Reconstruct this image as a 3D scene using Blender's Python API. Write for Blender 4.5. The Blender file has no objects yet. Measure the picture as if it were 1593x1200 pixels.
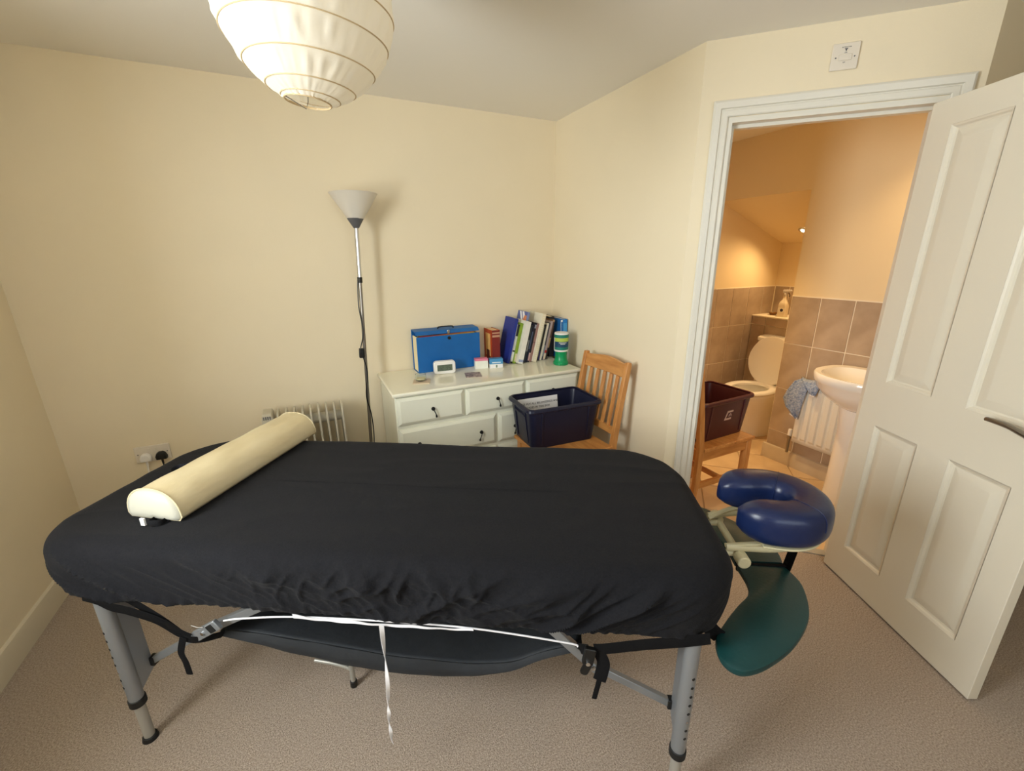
import bpy, bmesh, math, random
from mathutils import Vector, Matrix, noise

random.seed(7)
sc = bpy.context.scene
col = sc.collection
PI = math.pi

# ------------------------------------------------------------------ camera, world, light, exposure
CAM_H = 1.475
def make_camera():
    f, pitch, roll, yaw = 662.434, 0.294137, -0.009986, 0.445557
    c, s = math.cos(pitch), math.sin(pitch)
    M = Matrix(((1, 0, 0), (0, -s, -c), (0, c, -s)))
    cr, sr = math.cos(roll), math.sin(roll)
    M = Matrix(((cr, -sr, 0), (sr, cr, 0), (0, 0, 1))) @ M
    c, s = math.cos(yaw), math.sin(yaw)
    M = M @ Matrix(((c, -s, 0), (s, c, 0), (0, 0, 1)))
    right, down, fwd = M[0], M[1], M[2]
    R = Matrix((right, -down, -fwd)).transposed()
    cam = bpy.data.cameras.new('camera')
    cam.sensor_fit = 'HORIZONTAL'
    cam.sensor_width = 36.0
    cam.lens = f / 1593.0 * 36.0
    cam.clip_start = 0.02
    o = bpy.data.objects.new('camera', cam)
    o.matrix_world = Matrix.Translation((0, 0, CAM_H)) @ R.to_4x4()
    col.objects.link(o)
    sc.camera = o
make_camera()

sc.view_settings.view_transform = 'Standard'
sc.view_settings.look = 'None'
sc.view_settings.gamma = 1.0
sc.view_settings.use_curve_mapping = False
sc.view_settings.exposure = 0.0
sc.cycles.use_denoising = True
sc.cycles.max_bounces = 10
sc.cycles.diffuse_bounces = 6
sc.cycles.sample_clamp_indirect = 6.0

w = bpy.data.worlds.new('world')
sc.world = w
w.use_nodes = True
w.node_tree.nodes['Background'].inputs[0].default_value = (0.75, 0.85, 1.0, 1)
w.node_tree.nodes['Background'].inputs[1].default_value = 1.0

def area_light(name, loc, rot, sx, sy, power, color, spread=180):
    l = bpy.data.lights.new(name, 'AREA')
    l.shape = 'RECTANGLE'; l.size = sx; l.size_y = sy; l.energy = power; l.color = color
    l.spread = math.radians(spread)
    o = bpy.data.objects.new(name, l)
    o.location = loc; o.rotation_euler = rot
    col.objects.link(o)
    return o
# daylight entering through the window in the left wall
WIN = (0.38, 1.06, 0.92, 2.08)      # y0, y1, z0, z1
REVEAL = .20                        # depth of the window recess in the outer wall
area_light('window_daylight', (-1.18-REVEAL+.01, (WIN[0]+WIN[1])/2, (WIN[2]+WIN[3])/2), (0, -PI/2, 0),
           WIN[3]-WIN[2]-.06, WIN[1]-WIN[0]-.06, 56, (0.92, 0.98, 1.0))
# added soft fill from an invented window behind the camera, evens the walls
FILL_WIN = (-.25, 1.25, 0.95, 2.05)     # x0, x1, z0, z1
area_light('added_rear_fill', ((FILL_WIN[0]+FILL_WIN[1])/2, -1.12, (FILL_WIN[2]+FILL_WIN[3])/2), (PI/2, 0, 0),
           FILL_WIN[1]-FILL_WIN[0]-.06, FILL_WIN[3]-FILL_WIN[2]-.06, 10.5, (0.92, 0.98, 1.0))

# ------------------------------------------------------------------ colour + materials
def lin(v):
    v /= 255.0
    return v/12.92 if v <= 0.04045 else ((v+0.055)/1.055)**2.4
def rgb(r, g, b): return (lin(r), lin(g), lin(b), 1)

MATS = {}
def mat(name, c, rough=0.5, metal=0.0, var=0.0, vscale=8.0, bump=0.0, bscale=60.0, c2=None,
        sheen=0.0, coat=0.0, trans=0.0, emit=None, estr=0.0, translucent=0.0, detail=4.0, spec=0.5, stretch=None, ior=1.45):
    m = bpy.data.materials.new(name)
    m.use_nodes = True
    nt = m.node_tree
    b = nt.nodes['Principled BSDF']
    b.inputs['Base Color'].default_value = c
    b.inputs['Roughness'].default_value = rough
    b.inputs['Metallic'].default_value = metal
    b.inputs['Specular IOR Level'].default_value = spec
    b.inputs['IOR'].default_value = ior
    if sheen:
        b.inputs['Sheen Weight'].default_value = sheen
        b.inputs['Sheen Roughness'].default_value = 0.5
    if coat:
        b.inputs['Coat Weight'].default_value = coat
        b.inputs['Coat Roughness'].default_value = 0.1
    if trans: b.inputs['Transmission Weight'].default_value = trans
    if emit:
        b.inputs['Emission Color'].default_value = emit
        b.inputs['Emission Strength'].default_value = estr
    tc = nt.nodes.new('ShaderNodeTexCoord')
    src = tc.outputs['Object']
    if stretch:
        mp = nt.nodes.new('ShaderNodeMapping')
        mp.inputs['Scale'].default_value = stretch
        nt.links.new(src, mp.inputs['Vector']); src = mp.outputs['Vector']
    if var or c2:
        n = nt.nodes.new('ShaderNodeTexNoise')
        n.inputs['Scale'].default_value = vscale
        n.inputs['Detail'].default_value = detail
        nt.links.new(src, n.inputs['Vector'])
        r = nt.nodes.new('ShaderNodeValToRGB')
        r.color_ramp.elements[0].position = 0.32
        r.color_ramp.elements[1].position = 0.68
        if c2 is None:
            c2 = tuple(x*(1-var) for x in c[:3]) + (1,)
            c1 = tuple(min(1, x*(1+var)) for x in c[:3]) + (1,)
        else: c1 = c
        r.color_ramp.elements[0].color = c2
        r.color_ramp.elements[1].color = c1
        nt.links.new(n.outputs['Fac'], r.inputs['Fac'])
        nt.links.new(r.outputs['Color'], b.inputs['Base Color'])
    if bump:
        n2 = nt.nodes.new('ShaderNodeTexNoise')
        n2.inputs['Scale'].default_value = bscale
        n2.inputs['Detail'].default_value = 6
        nt.links.new(src, n2.inputs['Vector'])
        bp = nt.nodes.new('ShaderNodeBump')
        bp.inputs['Strength'].default_value = bump
        bp.inputs['Distance'].default_value = 0.01
        nt.links.new(n2.outputs['Fac'], bp.inputs['Height'])
        nt.links.new(bp.outputs['Normal'], b.inputs['Normal'])
    if translucent:
        out = nt.nodes['Material Output']
        t = nt.nodes.new('ShaderNodeBsdfTranslucent')
        t.inputs['Color'].default_value = c
        mx = nt.nodes.new('ShaderNodeMixShader')
        mx.inputs['Fac'].default_value = translucent
        nt.links.new(b.outputs[0], mx.inputs[1]); nt.links.new(t.outputs[0], mx.inputs[2])
        nt.links.new(mx.outputs[0], out.inputs['Surface'])
    MATS[name] = m
    return m

M = {}
M['wall'] = mat('wall_paint', rgb(232, 219, 191), 0.75, var=0.012, vscale=3, bump=0.05, bscale=180)
M['ceil'] = mat('ceiling_paint', rgb(236, 232, 224), 0.85, bump=0.04, bscale=150)
M['white_gloss'] = mat('white_gloss_paint', rgb(224, 220, 208), 0.36, bump=0.02, bscale=30)
M['skirting'] = mat('skirting_paint', rgb(212, 202, 180), 0.4)
M['plate'] = mat('switch_plate_plastic', rgb(224, 215, 200), 0.4)
M['door'] = mat('door_paint', rgb(222, 215, 198), 0.38, bump=0.03, bscale=40)
M['dresser'] = mat('dresser_cream_paint', rgb(230, 230, 212), 0.28, bump=0.015, bscale=20)
M['dresser_top'] = mat('dresser_top_gloss', rgb(233, 230, 210), 0.1, bump=0.01, bscale=12)
M['carpet'] = mat('carpet_beige', rgb(190, 174, 158), 1.0, c2=rgb(136, 119, 104), vscale=210, detail=10, bump=0.55, bscale=300, spec=0.1, sheen=0.2)
M['black_cloth'] = mat('black_cotton', rgb(25, 25, 28), 0.9, var=0.2, vscale=220, bump=0.2, bscale=380, sheen=0.03, spec=0.12)
M['black_web'] = mat('black_webbing', rgb(13, 13, 15), 0.8, bump=0.2, bscale=500, spec=0.2)
M['loop_web'] = mat('charcoal_webbing', rgb(36, 39, 50), 0.75, bump=0.2, bscale=500)
M['sling'] = mat('sling_fabric', rgb(34, 37, 41), 0.7, var=0.12, vscale=14, bump=0.2, bscale=40)
M['cream_vinyl'] = mat('cream_vinyl', rgb(218, 205, 170), 0.42, c2=rgb(206, 190, 150), vscale=5, bump=0.22, bscale=14, stretch=(1, 2.5, 2.5))
M['cream_vinyl_end'] = mat('cream_vinyl_end', rgb(186, 183, 168), 0.35, bump=0.1, bscale=20)
M['blue_vinyl'] = mat('blue_vinyl', rgb(20, 33, 70), 0.3, var=0.06, vscale=12, bump=0.05, bscale=70)
M['green_vinyl'] = mat('green_vinyl', rgb(12, 56, 56), 0.42, var=0.08, vscale=10, bump=0.08, bscale=120)
M['alu'] = mat('grey_aluminium', rgb(150, 154, 158), 0.38, 0.55, bump=0.02, bscale=80)
M['alu_light'] = mat('pale_aluminium', rgb(178, 176, 168), 0.42, 0.4)
M['rubber'] = mat('black_rubber', rgb(22, 22, 22), 0.6)
M['chrome'] = mat('chrome', rgb(205, 205, 205), 0.18, 1.0)
M['brushed'] = mat('brushed_steel', rgb(150, 145, 138), 0.3, 1.0)
M['plastic_cream'] = mat('cream_plastic', rgb(214, 205, 168), 0.45)
M['plastic_white'] = mat('white_plastic', rgb(236, 234, 230), 0.35)
M['plastic_grey'] = mat('grey_plastic', rgb(92, 92, 94), 0.5)
M['plastic_black'] = mat('black_plastic', rgb(18, 18, 18), 0.4)
M['heater'] = mat('heater_enamel', rgb(190, 183, 164), 0.4)
M['paper'] = mat('lantern_paper', rgb(244, 238, 224), 0.85, translucent=0.42, bump=0.12, bscale=30)
M['cane'] = mat('lantern_wire', rgb(196, 172, 132), 0.7)
M['shade'] = mat('frosted_shade', rgb(240, 236, 228), 0.4, translucent=0.35)
M['wood'] = mat('honey_pine', rgb(206, 146, 80), 0.42, c2=rgb(178, 114, 54), vscale=5, stretch=(1.2, 9, 9), bump=0.04, bscale=40, coat=0.15)
M['wood_y'] = mat('honey_pine_cross', rgb(208, 148, 82), 0.42, c2=rgb(180, 118, 58), vscale=5, stretch=(9, 1.2, 9), bump=0.04, bscale=40, coat=0.15)
M['wood_z'] = mat('honey_pine_upright', rgb(208, 148, 84), 0.42, c2=rgb(184, 122, 62), vscale=5, stretch=(9, 9, 1.2), bump=0.04, bscale=40, coat=0.15)
M['bin_blue'] = mat('navy_plastic', rgb(21, 23, 46), 0.36, bump=0.02, bscale=60)
M['bin_maroon'] = mat('maroon_plastic', rgb(74, 32, 36), 0.36, bump=0.02, bscale=60)
M['paper_white'] = mat('paper_white', rgb(232, 230, 228), 0.8)
M['ink'] = mat('black_ink', rgb(40, 38, 40), 0.8)
M['porcelain'] = mat('porcelain', rgb(240, 238, 232), 0.12, coat=0.4)
M['tile'] = mat('wall_tile_taupe', rgb(183, 164, 143), 0.35, c2=rgb(161, 142, 121), vscale=7, detail=8, bump=0.03, bscale=40)
M['skirt_tile'] = mat('skirting_tile', rgb(206, 192, 168), 0.35, c2=rgb(190, 174, 148), vscale=7)
M['grout'] = mat('grout', rgb(240, 230, 208), 0.9)
M['floor_tile'] = mat('floor_tile_beige', rgb(216, 190, 152), 0.35, c2=rgb(200, 172, 134), vscale=6, bump=0.02, bscale=30)
M['floor_grout'] = mat('floor_grout', rgb(176, 152, 118), 0.9)
M['bath_wall'] = mat('bathroom_wall_paint', rgb(232, 214, 176), 0.7, bump=0.04, bscale=160)
M['towel'] = mat('blue_towel', rgb(176, 188, 208), 0.95, c2=rgb(104, 126, 166), vscale=90, bump=0.8, bscale=160, sheen=0.3)
M['towel_edge'] = mat('towel_hem', rgb(210, 212, 220), 0.9)
M['blue_card'] = mat('blue_card', rgb(10, 96, 168), 0.5, var=0.06, vscale=9)
M['file_cream'] = mat('cream_card', rgb(226, 212, 172), 0.7)
M['glass'] = mat('clear_glass', rgb(245, 250, 248), 0.03, trans=1.0, ior=1.4)
M['pane'] = mat('window_glass', rgb(250, 252, 255), 0.0, trans=1.0, ior=1.02)
M['amber'] = mat('amber_glass', rgb(150, 104, 30), 0.15, trans=0.5)
M['lcd'] = mat('lcd_screen', rgb(92, 104, 88), 0.25)
M['lcd_dark'] = mat('lcd_segment', rgb(42, 48, 40), 0.4)
M['ribbon'] = mat('white_ribbon', rgb(232, 230, 232), 0.7)
M['green_plastic'] = mat('green_plastic', rgb(0, 142, 84), 0.3)
M['teal_label'] = mat('teal_label', rgb(20, 120, 104), 0.45)
M['navy_label'] = mat('navy_label', rgb(14, 62, 96), 0.45)
M['lime_label'] = mat('lime_label', rgb(176, 196, 84), 0.45)
M['bulb'] = mat('lit_lamp', rgb(255, 240, 210), 0.4, emit=(1, 0.86, 0.6, 1), estr=14)
def cm(r, g, b, rough=0.55):
    k = 'card_%d_%d_%d' % (r, g, b)
    return MATS.get(k) or mat(k, rgb(r, g, b), rough, var=0.04, vscale=25)

# ------------------------------------------------------------------ mesh builders
def bm_new(): return bmesh.new()

def box(bm, x0, x1, y0, y1, z0, z1, mtx=None):
    m = Matrix.Translation(((x0+x1)/2, (y0+y1)/2, (z0+z1)/2)) @ Matrix.Diagonal((x1-x0, y1-y0, z1-z0, 1))
    if mtx: m = mtx @ m
    bmesh.ops.create_cube(bm, size=1, matrix=m)
    return bm

def cyl(bm, p, q, r, r2=None, seg=16, caps=True):
    p, q = Vector(p), Vector(q)
    d = q-p
    m = Matrix.Translation((p+q)/2) @ d.to_track_quat('Z', 'Y').to_matrix().to_4x4()
    bmesh.ops.create_cone(bm, cap_ends=caps, segments=seg, radius1=r, radius2=r if r2 is None else r2, depth=d.length, matrix=m)
    return bm

def lathe(bm, prof, seg=32, off=(0, 0, 0), mtx=None, cap0=False, cap1=False):
    rings = []
    for (r, z) in prof:
        ring = []
        for k in range(seg):
            a = 2*PI*k/seg
            v = Vector((off[0]+r*math.cos(a), off[1]+r*math.sin(a), off[2]+z))
            if mtx: v = mtx @ v
            ring.append(bm.verts.new(v))
        rings.append(ring)
    for i in range(len(rings)-1):
        for k in range(seg):
            a, b = rings[i], rings[i+1]
            bm.faces.new((a[k], a[(k+1) % seg], b[(k+1) % seg], b[k]))
    if cap0: bm.faces.new(list(reversed(rings[0])))
    if cap1: bm.faces.new(rings[-1])
    return bm

def loft(bm, loops, cap0=False, cap1=False, closed=True):
    rs = [[bm.verts.new(Vector(p)) for p in L] for L in loops]
    n = len(rs[0])
    for i in range(len(rs)-1):
        for k in range(n if closed else n-1):
            a, b = rs[i], rs[i+1]
            bm.faces.new((a[k], a[(k+1) % n], b[(k+1) % n], b[k]))
    if cap0: bm.faces.new(list(reversed(rs[0])))
    if cap1: bm.faces.new(rs[-1])
    return bm

def smooth_path(pts, n=8):
    P = [Vector(p) for p in pts]
    if len(P) < 3: return P
    out = []
    for i in range(len(P)-1):
        p0, p1, p2, p3 = P[max(i-1, 0)], P[i], P[i+1], P[min(i+2, len(P)-1)]
        for k in range(n):
            t = k/n
            out.append(0.5*((2*p1)+(-p0+p2)*t+(2*p0-5*p1+4*p2-p3)*t*t+(-p0+3*p1-3*p2+p3)*t**3))
    out.append(P[-1])
    return out

def tube(bm, pts, r, seg=10, r_fn=None, flat=None, closed=False, cap=True):
    """round (or flattened) tube along pts; flat=(width, thick) gives a strap"""
    P = [Vector(p) for p in pts]
    loops = []
    up = None
    n = len(P)
    for i, p in enumerate(P):
        if closed: t = (P[(i+1) % n]-P[i-1]).normalized()
        else: t = (P[min(i+1, n-1)]-P[max(i-1, 0)]).normalized()
        if up is None:
            up = Vector((0, 0, 1)) if abs(t.z) < 0.9 else Vector((1, 0, 0))
        s = t.cross(up).normalized()
        u = s.cross(t).normalized()
        up = u
        rr = r_fn(i/(n-1)) if r_fn else r
        L = []
        for k in range(seg):
            a = 2*PI*k/seg
            if flat: L.append(p + s*math.cos(a)*flat[0]/2 + u*math.sin(a)*flat[1]/2)
            else: L.append(p + s*math.cos(a)*rr + u*math.sin(a)*rr)
        loops.append(L)
    if closed:
        loops.append(loops[0])
        loft(bm, loops)
        bmesh.ops.remove_doubles(bm, verts=bm.verts, dist=1e-6)
    else: loft(bm, loops, cap, cap)
    return bm

def prism(bm, poly, z0, z1, mtx=None):
    a = [Vector((x, y, z0)) for x, y in poly]; b = [Vector((x, y, z1)) for x, y in poly]
    if mtx: a = [mtx @ v for v in a]; b = [mtx @ v for v in b]
    return loft(bm, [a, b], True, True)

def rrect(hx, hy, r, n=6, cx=0, cy=0):
    pts = []
    for (sx, sy, a0) in ((1, 1, 0), (-1, 1, PI/2), (-1, -1, PI), (1, -1, 1.5*PI)):
        for k in range(n+1):
            a = a0+PI/2*k/n
            pts.append((cx+sx*(hx-r)+r*math.cos(a), cy+sy*(hy-r)+r*math.sin(a)))
    return pts

def sup(hx, hy, e=2.0, n=40, cx=0, cy=0):
    pts = []
    for k in range(n):
        a = 2*PI*k/n
        c, s = math.cos(a), math.sin(a)
        pts.append((cx+hx*math.copysign(abs(c)**(2/e), c), cy+hy*math.copysign(abs(s)**(2/e), s)))
    return pts

def at(poly, z): return [(x, y, z) for x, y in poly]

def holed(bm, u0, u1, v0, v1, holes, d0, d1, fn):
    """slab in (u,v) with rectangular holes, depth d0..d1; fn(u,v,d)->xyz ; one connected mesh"""
    us = sorted({u0, u1, *[h[0] for h in holes], *[h[1] for h in holes]})
    vs = sorted({v0, v1, *[h[2] for h in holes], *[h[3] for h in holes]})
    us = [u for u in us if u0-1e-9 <= u <= u1+1e-9]; vs = [v for v in vs if v0-1e-9 <= v <= v1+1e-9]
    def solid(i, j):
        if i < 0 or j < 0 or i >= len(us)-1 or j >= len(vs)-1: return False
        cu, cv = (us[i]+us[i+1])/2, (vs[j]+vs[j+1])/2
        return not any(h[0] < cu < h[1] and h[2] < cv < h[3] for h in holes)
    V = {}
    def v(i, j, d):
        k = (i, j, d)
        if k not in V: V[k] = bm.verts.new(Vector(fn(us[i], vs[j], d)))
        return V[k]
    for i in range(len(us)-1):
        for j in range(len(vs)-1):
            if not solid(i, j): continue
            bm.faces.new((v(i, j, d0), v(i+1, j, d0), v(i+1, j+1, d0), v(i, j+1, d0)))
            bm.faces.new((v(i, j+1, d1), v(i+1, j+1, d1), v(i+1, j, d1), v(i, j, d1)))
            for (di, dj, a, b) in ((-1, 0, (i, j), (i, j+1)), (1, 0, (i+1, j+1), (i+1, j)), (0, -1, (i+1, j), (i, j)), (0, 1, (i, j+1), (i+1, j+1))):
                if not solid(i+di, j+dj):
                    bm.faces.new((v(*a, d0), v(*b, d0), v(*b, d1), v(*a, d1)))
    return bm

def obj(name, bm, m, parent=None, loc=None, rot=None, smooth=35, bevel=0, seg=2, solid=0):
    bmesh.ops.recalc_face_normals(bm, faces=bm.faces[:])
    me = bpy.data.meshes.new(name)
    bm.to_mesh(me); bm.free()
    if smooth:
        for p in me.polygons: p.use_smooth = True
        me.set_sharp_from_angle(angle=math.radians(smooth))
    me.materials.append(M[m] if isinstance(m, str) else m)
    o = bpy.data.objects.new(name, me)
    col.objects.link(o)
    if parent: o.parent = parent
    if loc: o.location = loc
    if rot: o.rotation_euler = rot
    if solid:
        sm = o.modifiers.new('solid', 'SOLIDIFY'); sm.thickness = solid; sm.offset = 0
    if bevel:
        b = o.modifiers.new('bevel', 'BEVEL')
        b.width = bevel; b.segments = seg; b.limit_method = 'ANGLE'; b.angle_limit = math.radians(40)
        b.harden_normals = False
    return o

def tag(o, label, cat, group=None):
    o['label'] = label; o['category'] = cat
    if group: o['group'] = group
    return o
def thing(name, label, cat, loc=(0, 0, 0), rz=0, group=None):
    o = bpy.data.objects.new(name, None)
    o.empty_display_size = 0.05
    o.location = loc; o.rotation_euler = (0, 0, rz)
    col.objects.link(o)
    return tag(o, label, cat, group)
def struct(o): o['kind'] = 'structure'; return o
def copy_obj(o, parent, loc=None):
    c = o.copy(); col.objects.link(c); c.parent = parent
    if loc: c.location = loc
    return c
def text_mesh(name, s, size, m, parent, mtx, align='CENTER', spacing=1.0):
    cu = bpy.data.curves.new(name, 'FONT')
    cu.body = s; cu.size = size; cu.align_x = align; cu.extrude = 0.0002; cu.space_line = spacing
    cu.resolution_u = 3
    t = bpy.data.objects.new('tmp', cu); col.objects.link(t)
    bpy.context.view_layer.update()
    me = bpy.data.meshes.new_from_object(t.evaluated_get(bpy.context.evaluated_depsgraph_get()))
    bpy.data.objects.remove(t)
    me.name = name
    me.materials.clear(); me.materials.append(M[m])
    o = bpy.data.objects.new(name, me); col.objects.link(o)
    o.parent = parent; o.matrix_local = mtx
    o['kind'] = 'stuff'
    return o

# ------------------------------------------------------------------ the room shell
XL, YB, XR, ZC = -1.18, 2.68, 1.615, 2.305
XB, YBB, ZB = 3.02, 2.54, 2.27              # bathroom: basin wall x, back wall y, ceiling z
S2 = math.sqrt(0.5)
BX, BY = 1.615, 1.511                       # where the right wall bends 45 degrees into the door wall
WALL_LEN = 0.935
def dw(u, v, d): return (BX+u*S2+d*S2, BY-u*S2+d*S2, v)   # door wall: u along, v up, d into the bathroom
EX, EY = BX+WALL_LEN*S2, BY-WALL_LEN*S2     # free end of the door wall
OP0, OP1, OPZ = 0.118, 0.846, 2.015         # door opening in the wall

bm = bm_new()
prism(bm, [(XL-.1, -1.2), (3.5, -1.2), (3.5, EY+.05), (EX+.04, EY+.05), (BX+.04, BY+.04), (XR+.05, YB+.1), (XL-.1, YB+.1)], -.06, 0)
struct(obj('floor', bm, 'carpet', smooth=0))
bm = bm_new(); prism(bm, [(XL-.1, -1.2), (3.5, -1.2), (3.5, EY+.06), (EX+.06, EY+.06), (XR+.09, BY+.05), (XR+.09, YB+.1), (XL-.1, YB+.1)], ZC, ZC+.08)
struct(obj('ceiling', bm, 'ceil', smooth=0))
bm = bm_new(); box(bm, XL-.1, XR+.06, YB, YB+.1, -.02, ZC+.05)
struct(obj('wall_back', bm, 'wall', smooth=0))
bm = bm_new(); holed(bm, -1.2, YB+.05, -.02, ZC+.05, [WIN], 0, -REVEAL-.06, lambda u, v, d: (XL+d, u, v))
struct(obj('wall_left', bm, 'wall', smooth=0))
bm = bm_new(); prism(bm, [(XR, BY), (XR+.09, BY+.037), (XR+.09, YB+.05), (XR, YB+.05)], -.02, ZC+.05)
struct(obj('wall_right', bm, 'wall', smooth=0))
bm = bm_new(); holed(bm, 0, WALL_LEN, -.02, ZC+.05, [(OP0, OP1, -.05, OPZ)], 0, .09, dw)
struct(obj('wall_door_side', bm, 'wall', smooth=0))
bm = bm_new(); box(bm, EX, 3.5, EY, EY+.08, -.02, ZC+.05)
struct(obj('wall_hall', bm, 'wall', smooth=0))
bm = bm_new(); box(bm, 3.4, 3.5, -1.2, EY+.08, -.02, ZC+.05)
struct(obj('wall_hall_end', bm, 'wall', smooth=0))
bm = bm_new(); box(bm, 2.45, 3.45, -.16, -.06, -.02, ZC+.05)  # unseen partition added to keep the rear fill light out of the hall
struct(obj('wall_light_block', bm, 'wall', smooth=0))
bm = bm_new(); holed(bm, XL-.1, 3.5, -.02, ZC+.05, [FILL_WIN], 0, -.12, lambda u, v, d: (u, -1.1+d, v))
struct(obj('wall_front', bm, 'wall', smooth=0))
bm = bm_new(); fw = .05; xm = (FILL_WIN[0]+FILL_WIN[1])/2  # invented window built around the added rear fill light
holed(bm, FILL_WIN[0], FILL_WIN[1], FILL_WIN[2], FILL_WIN[3], [(FILL_WIN[0]+fw, xm-.02, FILL_WIN[2]+fw, FILL_WIN[3]-fw), (xm+.02, FILL_WIN[1]-fw, FILL_WIN[2]+fw, FILL_WIN[3]-fw)], -.05, -.10, lambda u, v, d: (u, -1.1+d, v))
wo = struct(obj('window_added', bm, 'white_gloss', smooth=0))
for (a, b) in ((FILL_WIN[0]+fw, xm-.02), (xm+.02, FILL_WIN[1]-fw)):
    bm = bm_new(); box(bm, a, b, -1.18, -1.175, FILL_WIN[2]+fw, FILL_WIN[3]-fw); obj('pane', bm, 'pane', wo, smooth=0)
bm = bm_new(); box(bm, FILL_WIN[0]-.03, FILL_WIN[1]+.03, -1.14, -1.04, FILL_WIN[2]-.025, FILL_WIN[2]); obj('window_sill', bm, 'white_gloss', wo, bevel=.005)

# window in the left wall (beside the camera)
bm = bm_new(); fw = .05
holed(bm, WIN[0], WIN[1], WIN[2], WIN[3], [(WIN[0]+fw, (WIN[0]+WIN[1])/2-.02, WIN[2]+fw, WIN[3]-fw), ((WIN[0]+WIN[1])/2+.02, WIN[1]-fw, WIN[2]+fw, WIN[3]-fw)], -REVEAL, -REVEAL-.05, lambda u, v, d: (XL+d, u, v))
wo = struct(obj('window_1', bm, 'white_gloss', smooth=0))
for (a, b) in ((WIN[0]+fw, (WIN[0]+WIN[1])/2-.02), ((WIN[0]+WIN[1])/2+.02, WIN[1]-fw)):
    bm = bm_new(); box(bm, XL-REVEAL-.03, XL-REVEAL-.025, a, b, WIN[2]+fw, WIN[3]-fw); obj('pane', bm, 'pane', wo, smooth=0)
bm = bm_new(); box(bm, XL+.001, XL+.04, WIN[0]-.03, WIN[1]+.03, WIN[2]-.025, WIN[2]); obj('window_sill', bm, 'white_gloss', wo, bevel=.005)

# skirting boards
SK = [(0, 0), (.016, 0), (.016, .085), (.011, .105), (0, .11)]
def skirting(name, p, q, inward, m='skirting'):
    bm = bm_new()
    p, q, n = Vector(p), Vector(q), Vector(inward)
    loft(bm, [[p+n*d+Vector((0, 0, z)) for d, z in SK], [q+n*d+Vector((0, 0, z)) for d, z in SK]], True, True)
    return struct(obj(name, bm, m, smooth=20))
skirting('baseboard_left', (XL, -1.1, 0), (XL, YB, 0), (1, 0, 0))
skirting('baseboard_back', (XL, YB, 0), (XR, YB, 0), (0, -1, 0))
skirting('baseboard_right', (XR, YB, 0), (XR, BY, 0), (-1, 0, 0))
skirting('baseboard_hall', (EX, EY, 0), (3.4, EY, 0), (0, -1, 0))
skirting('baseboard_hall_end', (3.4, -1.1, 0), (3.4, EY, 0), (-1, 0, 0))
skirting('baseboard_front', (XL, -1.1, 0), (3.4, -1.1, 0), (0, 1, 0))

# door casing: architrave swept round the opening, lining and stop
def sweep_frame(prof, a0, a1, zt):
    bm = bm_new()
    rails = []
    for (wd, d) in prof:
        rails.append([Vector(dw(a0-wd, 0, -d)), Vector(dw(a0-wd, zt+wd, -d)), Vector(dw(a1+wd, zt+wd, -d)), Vector(dw(a1+wd, 0, -d))])
    loops = [[r[i] for r in rails] for i in range(4)]
    loft(bm, loops, True, True)
    return bm
bm = sweep_frame([(0, 0), (0, .009), (.004, .012), (.022, .013), (.025, .009), (.028, .009), (.031, .017), (.052, .021), (.060, .016), (.060, 0)], .113, .840, 2.022)
struct(obj('trim_1', bm, 'white_gloss', smooth=25))
bm = sweep_frame([(.006, .002), (-.014, .002), (-.014, -.10), (.006, -.10)], .118, .846, 2.014)
tr2 = struct(obj('trim_2', bm, 'white_gloss', smooth=0))
bm = sweep_frame([(-.0135, -.042), (-.027, -.042), (-.027, -.075), (-.0135, -.075)], .118, .846, 2.014)
struct(obj('trim_3', bm, 'white_gloss', smooth=0))

# ---- bathroom shell
bm = bm_new(); prism(bm, [(XR+.05, BY+.03), (EX+.03, EY+.05), (XB+.9, EY+.05), (XB+.9, YBB+.06), (XR+.05, YBB+.06)], -.08, -.004)
fl_b = struct(obj('floor_bathroom', bm, 'floor_grout', smooth=0))
ts, gap = .305, .008
tile_me = None
FLOOR_POLY = [(XR+.06, BY+.0552), (EX+.0252, EY+.085), (3.63, EY+.085), (3.63, YBB+.01), (XR+.06, YBB+.01)]
def clip(poly, region):
    """convex clip of a polygon, region counter-clockwise"""
    for (ax, ay), (bx_, by_) in zip(region, region[1:]+region[:1]):
        def side(p): return (bx_-ax)*(p[1]-ay)-(by_-ay)*(p[0]-ax)
        out = []
        for p, q in zip(poly, poly[1:]+poly[:1]):
            sp, sq = side(p), side(q)
            if sp >= 0: out.append(p)
            if (sp >= 0) != (sq >= 0):
                t = sp/(sp-sq); out.append((p[0]+(q[0]-p[0])*t, p[1]+(q[1]-p[1])*t))
        poly = out
        if not poly: return []
    return poly
ca = sa = math.sqrt(.5); hh_ = ts/2-gap/2
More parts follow.
